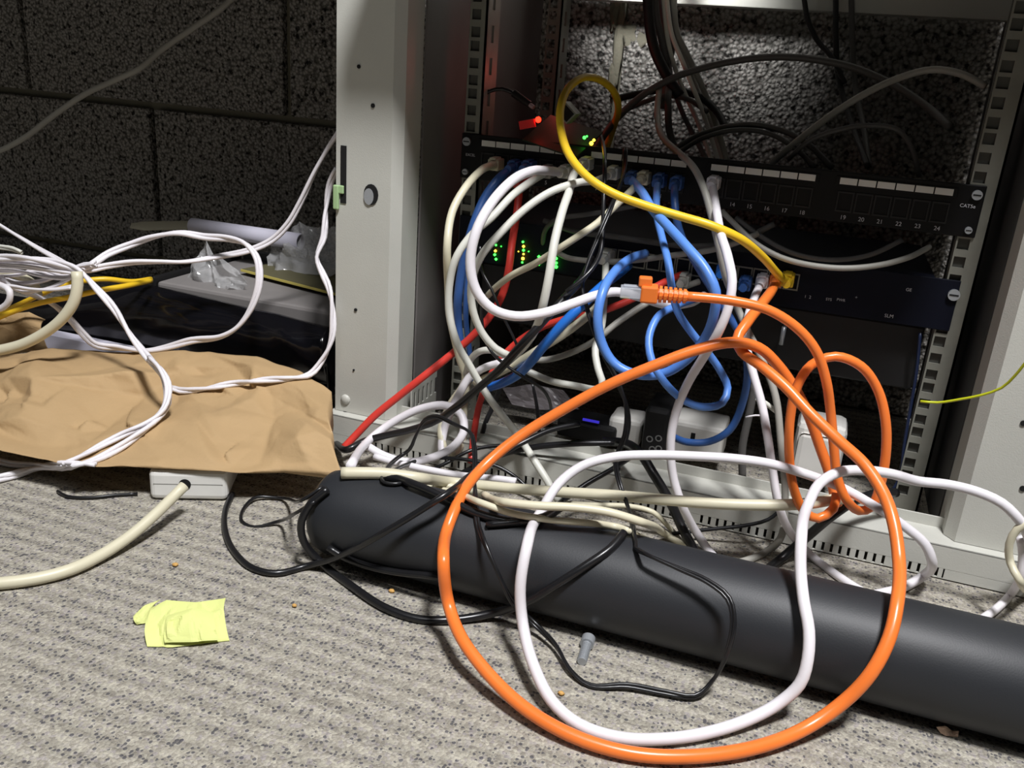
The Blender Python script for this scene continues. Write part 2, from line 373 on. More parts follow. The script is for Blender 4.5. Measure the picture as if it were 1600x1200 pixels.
def disc(name, px, py, rpx, m, parent, y=PY, rz=1.0, dy=-0.0004, th=0.0006, n=16):
    c = P(px, py, y); s = dep(c) / F * rpx; bm = bmesh.new()
    A = [bm.verts.new((c.x + math.cos(t) * s, y + dy - th, c.z + math.sin(t) * s * rz)) for t in [2 * math.pi * i / n for i in range(n)]]
    C = [bm.verts.new((v.co.x, y + dy + th, v.co.z)) for v in A]
    bm.faces.new(A[::-1]); bm.faces.new(C)
    for i in range(n): bm.faces.new((A[i], A[(i + 1) % n], C[(i + 1) % n], C[i]))
    bmesh.ops.recalc_face_normals(bm, faces=bm.faces[:])
    return obj(name, bm, M[m] if isinstance(m, str) else m, parent)
def sub(o, parent):   # make o a child of a mesh part without moving it
    o.parent = parent; o.matrix_parent_inverse = Matrix(); return o
for (px, py, r_) in ((561, 104, 3), (583, 165, 3.4), (556, 484, 2.6), (553, 578, 1.6)): sub(disc('screw_hole', px, py, r_, 'hole', None), p_l)
for (px, py, r_) in ((1599, 661, 4.5), (1598, 763, 4.5)): sub(disc('screw_hole', px, py, r_, 'hole', None), p_r)
a = P(533, 227, PY); b_ = P(541, 318, PY)
sub(B('latch_slot', (a.x, PY - 0.0009, b_.z), (b_.x, PY + 0.0006, a.z), M['hole'], None), p_l)
lh = disc('latch_hole', 580, 304, 12.5, 'hole', None, rz=1.3); sub(lh, p_l)
sub(disc('latch_tongue', 577, 307, 8.5, 'steel', None, rz=1.5, dy=-0.0012, th=0.0004), p_l)
a = P(523, 288, PY); b_ = P(537, 328, PY)
bm = bmesh.new(); box(bm, (a.x, PY - 0.004, b_.z), (a.x + 0.006, PY - 0.0005, a.z), 0.0012); box(bm, (a.x + 0.004, PY - 0.003, a.z - 0.008), (b_.x + 0.001, PY - 0.0005, a.z), 0.001)
sub(obj('clip', bm, M['greenclip'], None), p_l)
c = P(540, 624, PY); bm = bmesh.new(); bmesh.ops.create_uvsphere(bm, u_segments=16, v_segments=8, radius=0.0055)
for v in bm.verts: v.co = Vector((c.x + v.co.x, PY + v.co.y * 0.6, c.z + v.co.z))
sub(obj('bolt_head', bm, M['rack'], None, True), p_l)
# bottom front rail with a row of slots
bx0, bx1 = xl0 - 0.004, xr1 + 0.02; th = 0.0015; ZB = 0.0015
zs = P(1147, 823, FY).z; sh = 0.0042
bm = bmesh.new()
box(bm, (bx0, FY, RTOP - 0.0015), (bx1, FY + 0.036, RTOP), 0.0005)
box(bm, (bx0, FY, zs + sh), (bx1, FY + th, RTOP), 0.0005); box(bm, (bx0, FY, ZB), (bx1, FY + th, zs - sh))
pitch = 0.0072; x = bx0; sx0 = P(560, 680, FY).x; sx1 = P(1480, 868, FY).x
box(bm, (bx0, FY, zs - sh), (sx0, FY + th, zs + sh)); box(bm, (sx1, FY, zs - sh), (bx1, FY + th, zs + sh)); x = sx0
while x < sx1:
    k = int((x - sx0) / 0.0072)
    box(bm, (x, FY, zs - sh), (x + (pitch * 0.66 if k % 12 < 11 else pitch), FY + th, zs + sh)); x += pitch
box(bm, (bx0, FY + 0.0345, 0.0), (bx1, FY + 0.036, RTOP + 0.010), 0.0004)
br = obj('base_rail', bm, M['rack'], rk)
for (px, py) in ((541, 642), (1557, 856)):
    c = Pz(px, py, RTOP); bm = bmesh.new(); cyl(bm, (c.x, c.y, RTOP - 0.0002), (c.x, c.y, RTOP + 0.0006), 0.0038, 16); sub(obj('screw_hole', bm, M['hole'], None), br)
# mounting rails with square holes
def mrail(name, xc, xin, xout, y, flange, ztop=TOP):
    bm = bmesh.new(); hw = 0.00475; t = 0.002
    lo, hi = min(xin, xout), max(xin, xout); z = 0.02; cs = []
    zp = H - 0.0685 - 0.0445          # bottom of the patch panel is a unit boundary
    n = -8
    while zp + n * 0.04445 < ztop:
        for q in (0.00635, 0.022225, 0.0381):
            c_ = zp + n * 0.04445 + q
            if 0.03 < c_ < ztop - 0.01: cs.append(c_)
        n += 1
    box(bm, (lo, y, 0.004), (xc - hw, y + t, ztop)); box(bm, (xc + hw, y, 0.004), (hi, y + t, ztop))
    zc = 0.004
    for c_ in cs: box(bm, (xc - hw, y, zc), (xc + hw, y + t, c_ - hw)); zc = c_ + hw
    box(bm, (xc - hw, y, zc), (xc + hw, y + t, ztop))
    # flange turned back, with slots
    zc = 0.004; k = 0.03
    box(bm, (flange - 0.001, y, 0.004), (flange + 0.001, y + 0.012, ztop)); box(bm, (flange - 0.001, y + 0.020, 0.004), (flange + 0.001, y + 0.034, ztop))
    while zc < ztop: box(bm, (flange - 0.001, y + 0.012, zc), (flange + 0.001, y + 0.020, min(zc + 0.014, ztop))); zc += k
    return obj(name, bm, M['rail'], rk)
RYY = 0.8575
mrail('mounting_rail', -0.3503, -0.357, -0.339, RYY, -0.340); mrail('mounting_rail', 0.1172, 0.111, 0.134, RYY, 0.133)
mrail('mounting_rail', -0.3503, -0.357, -0.339, 1.10, -0.340)
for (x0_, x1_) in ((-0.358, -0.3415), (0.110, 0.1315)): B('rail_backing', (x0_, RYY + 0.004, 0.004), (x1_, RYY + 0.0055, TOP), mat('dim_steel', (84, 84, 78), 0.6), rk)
# side sheets, base plates, cover (unseen above the frame, added for shade), rear bar
SX = xl1 + 0.004
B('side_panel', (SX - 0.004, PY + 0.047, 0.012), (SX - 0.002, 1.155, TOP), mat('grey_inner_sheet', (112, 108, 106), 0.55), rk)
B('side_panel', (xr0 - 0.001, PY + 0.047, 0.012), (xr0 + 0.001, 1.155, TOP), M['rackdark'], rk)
bm = bmesh.new(); x_ = SX + 0.004
zt = P(703, 578, 0.853).z
for i in range(9):
    yy = 0.795 + i * 0.0062
box(bm, (x_, 0.793, 0.002), (x_ + 0.0015, 0.856, zt - 0.030)); box(bm, (x_, 0.793, zt - 0.012), (x_ + 0.0015, 0.856, zt))
yy = 0.793
while yy < 0.853: box(bm, (x_, yy, zt - 0.030), (x_ + 0.0015, yy + 0.0055, zt - 0.012)); yy += 0.0105
obj('base_bracket', bm, M['rack'], rk)
B('cover', (xl0, FY + 0.02, TOP), (xr1, 1.0, TOP + 0.02), M['rack'], rk, 0.001)
B('shade_shelf', (xl1 + 0.002, 0.685, H + 0.112), (xr0 - 0.002, 0.96, H + 0.150), M['rackdark'], rk, 0.001)  # unseen shelf added to keep direct light off panel and switch
zr = P(1120, 9, 1.12).z
B('rear_bar', (SX, 1.12, zr), (xr0, 1.15, zr + 0.035), M['rack'], rk, 0.001)

# ---------------------------------------------------------------- patch panel
PNY = 0.855; px0, px1 = -0.3582, 0.1244; pz1 = H - 0.0685; pz0 = H - 0.1128
pp = thing('patch_panel', 'black 24-port patch panel with white label strips, upper unit in the rack', 'patch panel', ((px0 + px1) / 2, PNY, pz0))
bm = bmesh.new(); box(bm, (px0, PNY, pz0), (px1, PNY + 0.002, pz1), 0.0008); box(bm, (px0 + 0.02, PNY + 0.0021, pz0 + 0.003), (px1 - 0.02, PNY + 0.035, pz1 - 0.006), 0.001)
obj('faceplate', bm, M['panel'], pp)
groups = [(753, 219, 891, 241), (924, 237, 1074, 257), (1111, 258, 1276, 275), (1312, 280, 1491, 299)]
nport = 0; ports = []
for (a0, b0, a1, b1) in groups:
    A = P(a0, b0, PNY); C = P(a1, b1, PNY); wseg = (C.x - A.x) / 6; zc = H - 0.0765
    B('label_holder', (A.x - 0.003, PNY - 0.0008, zc - 0.0042), (C.x + 0.003, PNY - 0.0001, zc + 0.0042), M['panel'], pp, 0.0003)
    for k in range(6):
        nport += 1; xa = A.x + k * wseg
        B('port_label', (xa + 0.0006, PNY - 0.0016, zc - 0.0028), (xa + wseg - 0.0006, PNY - 0.0009, zc + 0.0028), M['label'], pp)
        xc = xa + wseg / 2; ports.append(xc)
        bm = bmesh.new(); z1 = H - 0.1035; z2 = H - 0.0855
        t_ = 0.0008
        box(bm, (xc - 0.0070, PNY - 0.0012, z1), (xc - 0.0058, PNY - 0.0002, z2)); box(bm, (xc + 0.0058, PNY - 0.0012, z1), (xc + 0.0070, PNY - 0.0002, z2))
        box(bm, (xc - 0.0058, PNY - 0.0012, z1), (xc + 0.0058, PNY - 0.0002, z1 + 0.0015)); box(bm, (xc - 0.0058, PNY - 0.0012, z2 - 0.0015), (xc + 0.0058, PNY - 0.0002, z2))
        obj('port', bm, M['blackmatte'], pp)
        if nport >= 3: text(str(nport), 'print', (xc + 0.001, PNY - 0.0005, H - 0.1082), 0.0052, pp, name='port_number')
text('EXCEL', 'print', (px0 + 0.0105, PNY - 0.0005, H - 0.0895), 0.0036, pp); text('CAT5e', 'print', (px1 - 0.0115, PNY - 0.0005, H - 0.0865), 0.0042, pp)
def screw(x, y, z, r, parent, name='screw', m='steel'):
    bm = bmesh.new(); cyl(bm, (x, y - 0.003, z), (x, y - 0.0001, z), r, 18)
    o = obj(name, bm, M[m], parent); q = B('slot', (x - r * 0.75, y - 0.0034, z - r * 0.13), (x + r * 0.75, y - 0.0029, z + r * 0.13), M['hole'], None); sub(q, o); return o
for x_ in (px0 + 0.0062, px1 - 0.0065):
    screw(x_, PNY, H - 0.0765, 0.0042, pp); screw(x_, PNY, H - 0.1065, 0.0030, pp)

# ---------------------------------------------------------------- network switch
sz1 = H - 0.151; sz0 = H - 0.197; sxa, sxb = -0.356, 0.1225; SWY = 0.856
sw = thing('network_switch', 'dark navy rack-mounted network switch with green and yellow lights below the patch panel', 'network switch', ((sxa + sxb) / 2, SWY, sz0))
bm = bmesh.new(); box(bm, (sxa, SWY - 0.001, sz0), (sxb, SWY + 0.001, sz1), 0.0006); box(bm, (sxa + 0.02, SWY + 0.0012, sz0 + 0.001), (sxb - 0.02, SWY + 0.19, sz1 - 0.001), 0.001)
obj('casing', bm, M['navy'], sw)
screw(P(1490, 460, SWY).x, SWY - 0.001, P(1490, 460, SWY).z, 0.0050, sw)
sp0 = P(945, 405, SWY); spx = [(952, 405), (975, 408), (998, 411), (1021, 414), (1044, 417), (1067, 421), (1091, 424), (1115, 427), (1140, 430), (1163, 433), (1187, 436), (1211, 440), (1236, 443)]
for (px, py) in spx:
    c = P(px, py, SWY); zc = H - 0.172; bm = bmesh.new()
    box(bm, (c.x - 0.0068, SWY - 0.0022, zc - 0.008), (c.x - 0.0056, SWY - 0.0011, zc + 0.008)); box(bm, (c.x + 0.0056, SWY - 0.0022, zc - 0.008), (c.x + 0.0068, SWY - 0.0011, zc + 0.008))
    box(bm, (c.x - 0.0056, SWY - 0.0022, zc + 0.0066), (c.x + 0.0056, SWY - 0.0011, zc + 0.008)); box(bm, (c.x - 0.0056, SWY - 0.0022, zc - 0.008), (c.x + 0.0056, SWY - 0.0011, zc - 0.0066))
    obj('port', bm, M['rail'], sw)
def led(px, py, m, parent, y=SWY - 0.003, r=0.0013):
    c = P(px, py, y); bm = bmesh.new(); bmesh.ops.create_icosphere(bm, subdivisions=2, radius=r)
    for v in bm.verts: v.co += c
    return obj('indicator_light', bm, M[m], parent, True)
leds = [(775, 383, 'g', .8), (774, 392, 'y', 1), (773, 398, 'g', 1), (775, 405, 'g', 1), (817, 378, 'g', .9), (818, 385, 'y', 1), (818, 391, 'g', 1), (818, 397, 'y', .8), (817, 404, 'y', 1.2), (816, 410, 'g', .8), (842, 401, 'g', 1), (842, 413, 'g', 1), (853, 397, 'g', .6), (870, 385, 'g', .8), (869, 404, 'g', 1.1), (869, 411, 'g', 1.1), (869, 417, 'g', 1.3), (783, 385, 'g', .5), (826, 393, 'g', .5), (810, 393, 'y', .5)]
for (px, py, k, s) in leds: led(px, py, 'greenled' if k == 'g' else 'yelled', sw, r=0.0014 * s)
for (px, py, s_, sz) in ((1262, 464, '1  2', 0.004), (1295, 468, 'SYS', 0.0035), (1314, 469, 'PWR', 0.0035), (1338, 465, '+', 0.004), (1420, 453, 'GE', 0.004), (1389, 494, 'SLM', 0.0045)):
    c = P(px, py, SWY - 0.0015)
    text(s_, 'print', (c.x, SWY - 0.0014, c.z), sz, sw, name='print_text')
# lower black blank unit, seen as a dark face behind the cables
bl = thing('rack_equipment', 'plain black rack unit behind the cables under the navy switch', 'rack unit', (-0.117, 0.9, H - 0.245))
B('casing', (-0.335, 0.872, H - 0.262), (0.105, 1.08, H - 0.2005), M['blackmatte'], bl, 0.002)
c = P(1225, 515, 0.871); 
hb = bmesh.new(); cyl(hb, c + Vector((0, -0.012, 0.006)), c + Vector((0, -0.012, -0.012)), 0.0022, 10); cyl(hb, c + Vector((0, -0.012, 0.004)), c + Vector((0, 0.0008, 0.004)), 0.0012, 8); obj('handle', hb, M['steel'], bl, True)

# ---------------------------------------------------------------- the black pipe on the carpet
bm = bmesh.new(); n = 64; xa, xb = P(505, 800, PIPE_Y).x, 0.62; prof = [(xa + 0.002, PIPE_R * 0.78), (xa + 0.006, PIPE_R * 0.88), (xa + 0.014, PIPE_R * 0.95), (xa + 0.028, PIPE_R * 0.99), (xa + 0.045, PIPE_R), (0.1, PIPE_R), (xb, PIPE_R), (xb, PIPE_R * 0.93), (xa + 0.06, PIPE_R * 0.90), (xa + 0.01, PIPE_R * 0.80)]
rings = []
for (x_, r_) in prof: rings.append([bm.verts.new((x_, PIPE_Y + math.cos(t) * r_, PIPE_R + math.sin(t) * r_)) for t in [2 * math.pi * i / n for i in range(n)]])
for i in range(len(rings)):
    A, C = rings[i], rings[(i + 1) % len(rings)]
    for k in range(n): bm.faces.new((A[k], A[(k + 1) % n], C[(k + 1) % n], C[k]))
bmesh.ops.recalc_face_normals(bm, faces=bm.faces[:])
tag(obj('pipe', bm, M['pipe'], None, True), 'thick black plastic pipe lying on the carpet in front of the rack', 'pipe')

# ---------------------------------------------------------------- crumpled sheets
def sheet(name, m, top, bot, nu=70, nv=30, amp=0.006, folds=26, seed=1, thick=0.0, bulge=0.0, ragged=0.0, smooth=False, minz=0.002, low=None, flat=None, facets=None):
    rnd = random.Random(seed)
    layers = []
    if facets:
        for (cnt, am) in facets:
            pt = [Vector((rnd.uniform(-.1, 2.5), rnd.uniform(-.1, 1.1))) for _ in range(cnt)] + [Vector((a, b)) for a in (-.3, 1.2, 2.8) for b in (-.3, 1.3)]
            res = delaunay_2d_cdt(pt, [], [], 0, 1e-5)
            layers.append((BVHTree.FromPolygons([Vector((q.x, q.y, rnd.uniform(-1, 1) * am)) for q in res[0]], res[2])))
    def poly(pl, t):
        s = [0]
        for i in range(1, len(pl)): s.append(s[-1] + (pl[i] - pl[i - 1]).length)
        x_ = t * s[-1]
        for i in range(1, len(pl)):
            if x_ <= s[i] + 1e-9: f = (x_ - s[i - 1]) / max(s[i] - s[i - 1], 1e-9); return pl[i - 1].lerp(pl[i], f)
        return pl[-1].copy()
    fs = []
    for _ in range(folds):
        a = rnd.uniform(0, math.pi); fs.append((rnd.random(), rnd.random(), math.cos(a), math.sin(a), rnd.uniform(0.07, 0.30), rnd.uniform(-1, 1), rnd.uniform(0.2, 0.7)))
    def disp(u, v):
        d = 0
        for (cu, cv, dx, dy, wd, am, ln) in fs:
            a = ((u - cu) * 2.2) * dx + (v - cv) * dy; b = -((u - cu) * 2.2) * dy + (v - cv) * dx
            if abs(b) < ln: d += am * max(0, 1 - abs(a) / wd) * (1 - (abs(b) / ln)**2)
        return d + 0.5 * noise.noise(Vector((u * 7, v * 4, seed)))
    if layers:
        def disp(u, v):
            t = 0
            for L_ in layers:
                h = L_.ray_cast(Vector((u * 2.4, v, 5)), Vector((0, 0, -1)))
                if h[0] is not None: t += h[0].z
            return t
    G = []
    for j in range(nv + 1):
        v = j / nv; row = []
        for i in range(nu + 1):
            u = i / nu; a = poly(bot, u); b = poly(top, u); p = a.lerp(b, v)
            e = 1.0 if flat is None else flat(u, v)
            p = p + (Vector((0, -1, 0.9)).normalized()) * (disp(u, v) * amp * e + bulge * math.sin(math.pi * v)**0.8)
            if ragged and j in (0, nv): p.z += (noise.noise(Vector((u * 25, j, seed))) * ragged)
            p.z = max(p.z, minz); row.append(p)
        G.append(row)
    bm = bmesh.new(); V = [[bm.verts.new(p) for p in row] for row in G]
    for j in range(nv):
        for i in range(nu):
            q = (V[j][i], V[j][i + 1], V[j + 1][i + 1], V[j + 1][i])
            if (i + j) % 2: bm.faces.new((q[0], q[1], q[2])); bm.faces.new((q[0], q[2], q[3]))
            else: bm.faces.new((q[0], q[1], q[3])); bm.faces.new((q[1], q[2], q[3]))
    if low is not None:     # close below at height low -> a filled bundle
        W = [[bm.verts.new((p.x, p.y + 0.004 + 0.0 * j, min(low, p.z - 0.001))) for p in row] for j, row in enumerate(G)]
        for j in range(nv):
            for i in range(nu): bm.faces.new((W[j][i], W[j + 1][i], W[j + 1][i + 1], W[j][i + 1]))
        for i in range(nu): bm.faces.new((V[0][i], W[0][i], W[0][i + 1], V[0][i + 1])); bm.faces.new((V[nv][i], V[nv][i + 1], W[nv][i + 1], W[nv][i]))
        for j in range(nv): bm.faces.new((V[j][0], V[j + 1][0], W[j + 1][0], W[j][0])); bm.faces.new((V[j][nu], W[j][nu], W[j + 1][nu], V[j + 1][nu]))
    o = obj(name, bm, M[m] if isinstance(m, str) else m, None, smooth)
    if thick:
        md = o.modifiers.new('s', 'SOLIDIFY'); md.thickness = thick; md.offset = -1
    return o
z3 = 0.034
kb = [Pz(-120, 655, z3), Pz(0, 704, z3), Pz(120, 728, z3), Pz(200, 728, z3), Pz(300, 733, z3), Pz(380, 738, z3), Pz(440, 736, z3), Pz(535, 741, z3 + 0.004)]
kt = [P(-120, 560, .69), P(0, 556, .70), P(85, 546, .71), P(180, 550, .735), P(290, 548, .745), P(400, 556, .745), P(470, 580, .745), P(518, 612, .735)]
k1 = sheet('kraft_bag', 'kraft', kt, kb, 170, 76, 1.0, 46, 5, 0, 0.006, 0.002, low=0.031, smooth=True, facets=[(46, 0.017), (130, 0.007), (500, 0.0012)], flat=lambda u, v: min(1.0, 0.15 + 5 * v * (1 - v)))
tag(k1, 'crumpled brown kraft paper bag lying on the white power strip', 'paper bag')
k2 = sheet('paper_flap', 'kraft', [P(-60, 480, .77), P(0, 492, .76), P(45, 487, .76), P(72, 500, .76)], [P(-60, 575, .735), P(0, 560, .735), P(40, 552, .74), P(72, 545, .745)], 34, 24, 1.0, 14, 9, 0.001, 0.01, facets=[(20, 0.005), (60, 0.0015)])
tag(k2, 'brown paper roll end standing behind the kraft bag at far left', 'paper')
stp = P(75, 521, .80)
ws = B('white_board', (P(70, 521, .79).x, .782, P(100, 560, .79).z), (P(262, 530, .79).x, .80, P(75, 518, .79).z), M['roll'], None, 0.001)
tag(ws, 'thin white board edge between the kraft bag and the black sack', 'board')
# black sack
s1 = sheet('plastic_sack', 'sack', [P(-40, 452, .84), P(75, 470, .83), P(150, 458, .83), P(225, 444, .83), P(300, 460, .83), P(380, 478, .83), P(460, 497, .83), P(522, 512, .83)],
           [P(-40, 560, .81), P(75, 545, .81), P(240, 560, .81), P(380, 575, .81), P(522, 600, .81)], 70, 26, 0.0040, 26, 12, 0, 0.026, smooth=True, low=0.03)
tag(s1, 'glossy black plastic sack lying behind the kraft paper bag', 'plastic sack')
# grey box behind the sack with its boards
gz = P(235, 440, .845).z
g0 = Pz(243, 440, gz); g1 = Pz(522, 512, gz); gb = thing('storage_box', 'grey cardboard box with a dark rim behind the black sack', 'box', ((g0.x + g1.x) / 2, .93, 0))
B('body', (g0.x, .850, 0.001), (-0.452, 1.02, gz), M['greybox'], gb, 0.004)
B('rim', (g0.x - 0.006, .848, gz - 0.02), (g0.x - 0.0005, 1.02, gz + 0.006), M['blackmatte'], gb, 0.002)
B('back_rim', (g0.x, 1.021, gz - 0.02), (-0.452, 1.026, gz + 0.012), M['blackmatte'], gb, 0.002)
e0 = Pz(376, 424, gz + 0.005); e1 = Pz(524, 462, gz + 0.005)
ob = thing('ring_binder', 'olive green folder with yellow front edge on the grey box', 'folder', tuple((e0 + e1) / 2))
dirx = (e1 - e0).normalized(); back = Vector((-dirx.y, dirx.x, 0))
def quad_slab(name, a, b, bk, th_, m, parent):
    bm = bmesh.new(); q = [a, b, b + bk, a + bk]; A = [bm.verts.new(v) for v in q]; C = [bm.verts.new(v + Vector((0, 0, th_))) for v in q]
    bm.faces.new(A[::-1]); bm.faces.new(C)
    for i in range(4): bm.faces.new((A[i], A[(i + 1) % 4], C[(i + 1) % 4], C[i]))
    bmesh.ops.recalc_face_normals(bm, faces=bm.faces[:]); return obj(name, bm, M[m], parent)
e1b = e0 + dirx * min((e1 - e0).length, 0.19)
quad_slab('cover', e0 + Vector((0, 0.0016, 0)), e1b + Vector((0, 0.0016, 0)), back * 0.085, 0.003, 'olive', ob); quad_slab('edge', e0, e1b, back * 0.0014, 0.0028, 'gold', ob)
# white paper roll, card strip, films
ra, rb = P(300, 352, .985), P(470, 378, .985); bm = bmesh.new(); rr = 11.5 * dep(ra) / F; n = 24; dd_ = (rb - ra); q = dd_.to_track_quat('Z', 'Y').to_matrix(); rg = []
for (t, r_) in ((0, rr * .86), (0, rr), (1, rr * 1.1), (1, rr * .9)): rg.append([bm.verts.new(ra + dd_ * t + q @ Vector((math.cos(k * 2 * math.pi / n) * r_, math.sin(k * 2 * math.pi / n) * r_, 0))) for k in range(n)])
for i in range(4):
    for k in range(n): bm.faces.new((rg[i][k], rg[i][(k + 1) % n], rg[(i + 1) % 4][(k + 1) % n], rg[(i + 1) % 4][k]))
bmesh.ops.recalc_face_normals(bm, faces=bm.faces[:]); tag(obj('paper_roll', bm, M['roll'], None, True), 'rolled white paper tube lying behind the grey box', 'paper roll')
cs = sheet('card_strip', 'card', [P(205, 349, 1.0), P(222, 346, 1.0), P(298, 345, 1.0)], [P(203, 356, .99), P(225, 360, .99), P(300, 358, .99)], 12, 4, 0.001, 4, 3, 0.001); tag(cs, 'pale torn card strip sticking out left of the paper roll', 'card')
f1 = sheet('bubble_wrap', 'film', [P(425, 372, 1.0), P(470, 352, 1.0), P(540, 352, 1.0)], [P(415, 432, .96), P(470, 428, .96), P(540, 430, .96)], 34, 22, 0.011, 30, 21, 0.0006); tag(f1, 'hazy clear plastic wrap lying right of the paper roll', 'plastic wrap')
f2 = sheet('clear_bag', 'film', [P(300, 405, .90), P(322, 374, .90), P(335, 400, .90), P(375, 425, .90)], [P(284, 448, .875), P(310, 462, .87), P(345, 466, .87), P(386, 446, .875)], 30, 26, 0.010, 40, 31, 0.0006); tag(f2, 'small crumpled clear plastic bag on the grey box', 'plastic bag')
# white end of the power strip
a = Pz(234, 781, 0.001); b_ = Pz(356, 783, 0.001); ux = (b_ - a); wd = ux.length; ux.normalize(); ang = math.atan2(ux.y, ux.x); rot = Matrix.Rotation(ang, 3, 'Z')
es_ = thing('power_strip', 'white power strip end sticking out under the kraft bag', 'power strip', tuple((a + b_) / 2))
bm = bmesh.new(); box(bm, (0, 0, 0), (wd, 0.11, 0.029), 0.005, seg=3)
for v in bm.verts: v.co = a + rot @ v.co
obj('casing', bm, M['whiteblock'], es_)
bm = bmesh.new(); box(bm, (0.004, -0.0002, 0.0158), (wd - 0.004, 0.002, 0.0163))
for v in bm.verts: v.co = a + rot @ v.co
obj('seam', bm, M['symb0'], es_)
hc = a + rot @ Vector((wd * 0.46, -0.0006, 0.016)); bm = bmesh.new(); cyl(bm, hc, hc + rot @ Vector((0, 0.0012, 0)), 0.0052, 20); obj('cable_hole', bm, M['hole'], es_)
# sticky note, crumpled
sn = sheet('sticky_note', 'note', [P(232, 940, .42), P(238, 936, .43), P(300, 940, .43), P(352, 932, .43)], [P(228, 1010, .40), P(262, 1011, .40), P(310, 1006, .40), P(357, 1000, .40)], 26, 18, 0.0022, 12, 44, 0.0004, 0.003)
lowz = min(v.co.z for v in sn.data.vertices)
def reseat(o, quadpx, amp, folds, seed, bulge, lift, nu=26, nv=18):
    pass
bpy.data.objects.remove(sn)
sn = thing('sticky_note', 'crumpled yellow-green sticky note lying on the carpet', 'note', tuple(Pz(295, 975, 0)))
def child(o, parent): o.parent = parent; o.matrix_parent_inverse = Matrix.Translation(-Vector(parent.location)); return o
child(sheet('paper', 'note', [Pz(236, 952, .010), Pz(262, 938, .014), Pz(305, 941, .014), Pz(352, 934, .010)], [Pz(229, 1011, .001), Pz(262, 1012, .001), Pz(310, 1007, .001), Pz(357, 1002, .001)], 40, 26, 1.0, 22, 44, 0.0004, 0.003, minz=0.001, facets=[(26, 0.0022), (60, 0.0006)]), sn)
child(sheet('folded_layer', 'note', [Pz(262, 962, .0135), Pz(300, 950, .019), Pz(334, 956, .015)], [Pz(256, 1004, .0045), Pz(300, 1003, .006), Pz(342, 1000, .004)], 24, 18, 1.0, 12, 14, 0.0004, 0.003, minz=0.002, facets=[(20, 0.0016)]), sn)
child(sheet('torn_corner', 'note', [Pz(209, 962, .005), Pz(225, 946, .009), Pz(250, 937, .010)], [Pz(214, 976, .001), Pz(228, 974, .001), Pz(240, 950, .006)], 12, 6, 0.001, 5, 4, 0.0004, 0.002, minz=0.001), sn)
# scraps and bolt
def crumb(px, py, rpx, m, label, cat='crumb', name='crumb', group=None):
    c = Pz(px, py, 0.0015); s = rpx * dep(c) / F; bm = bmesh.new(); bmesh.ops.create_icosphere(bm, subdivisions=2, radius=1)
    for v in bm.verts:
        f = 1 + 0.5 * noise.noise(v.co * 1.7 + Vector((px, 0, 0))); v.co = Vector((c.x + v.co.x * s * f, c.y + v.co.y * s * f * .8, max(0.0005, 0.0015 + v.co.z * 0.0014)))
    tag(obj(name, bm, M[m], None, True), label, cat, group)
crumb(274, 882, 5, 'crumb', 'tiny amber crumb on the carpet above the sticky note'); crumb(612, 923, 5, 'crumb', 'tiny amber crumb on the carpet under the black cable loop')
crumb(460, 946, 4, 'crumb', 'tiny amber crumb on the open carpet right of the sticky note'); crumb(877, 1083, 5, 'crumb', 'tiny amber crumb inside the white cable loop')
sc_ = sheet('paper_scrap', 'scrap', [Pz(1463, 1136, .004), Pz(1478, 1134, .006), Pz(1488, 1142, .002), Pz(1498, 1142, .004)], [Pz(1470, 1146, .001), Pz(1478, 1150, .001), Pz(1487, 1150, .001), Pz(1497, 1152, .001)], 12, 6, 0.0008, 5, 8, 0.0004, minz=0.001); tag(sc_, 'small pinkish paper scrap on the carpet before the pipe', 'scrap')
ba = Pz(919, 1000, 0.0052); bb = Pz(909, 1034, 0.0032); bo = thing('bolt', 'short silver bolt lying on the carpet in front of the pipe', 'bolt', tuple(ba))
ax_ = (bb - ba).normalized(); CY('head', ba - ax_ * 0.002, ba + ax_ * 0.005, 0.0050, M['steel'], bo, 20)
bm = bmesh.new(); L_ = (bb - ba).length; cyl(bm, ba + ax_ * 0.005, bb, 0.0032, 16)
k = 0.006
while k < L_ - 0.001: cyl(bm, ba + ax_ * k, ba + ax_ * (k + 0.0006), 0.0036, 16); k += 0.0013
obj('shank', bm, M['steel'], bo)

# ---------------------------------------------------------------- sockets and adapters on the rack floor
def pbox(name, l, t, r, b, y, depth, m, parent, bev=0.003):
    A = P(l, t, y); C = P(r, b, y); A2 = P(l, (t + b) / 2, y); C2 = P(r, (t + b) / 2, y)
    return B(name, (A2.x, y, max(C.z, 0.0012)), (C2.x, y + depth, A.z), M[m], parent, bev)
so_ = thing('socket_block', 'white mains socket outlet block with one slot showing, on the rack floor', 'socket', tuple(P(1085, 740, .87)))
pbox('body', 1046, 656, 1130, 728, .868, .05, 'socket', so_, 0.004)
for (l, t, r, b) in ((1079, 676, 1086, 690), (1062, 706, 1074, 710), (1097, 710, 1109, 714)): pbox('pin_slot', l, t, r, b, .8675, .002, 'hole', so_, 0)
ad_ = thing('power_adapter', 'black mains adapter with ring symbols, beside the white socket block', 'power adapter', tuple(P(1030, 735, .862)))
pbox('casing', 1003, 634, 1044, 722, .850, .055, 'blackmatte', ad_, 0.005)
def ring(px, py, r_, y, m, parent, name='symbol'):
    c = P(px, py, y); s = dep(c) / F * r_; bm = bmesh.new(); n = 18
    for i in range(n):
        a0, a1 = 2 * math.pi * i / n, 2 * math.pi * (i + 1) / n
        q = [Vector((c.x + math.cos(a) * s * k, y, c.z + math.sin(a) * s * k)) for a, k in ((a0, 1), (a1, 1), (a1, .62), (a0, .62))]
        bm.faces.new([bm.verts.new(v) for v in q])
    return obj(name, bm, M[m], parent)
M['symb'] = mat('grey_symbol_print', (120, 120, 118), 0.6)
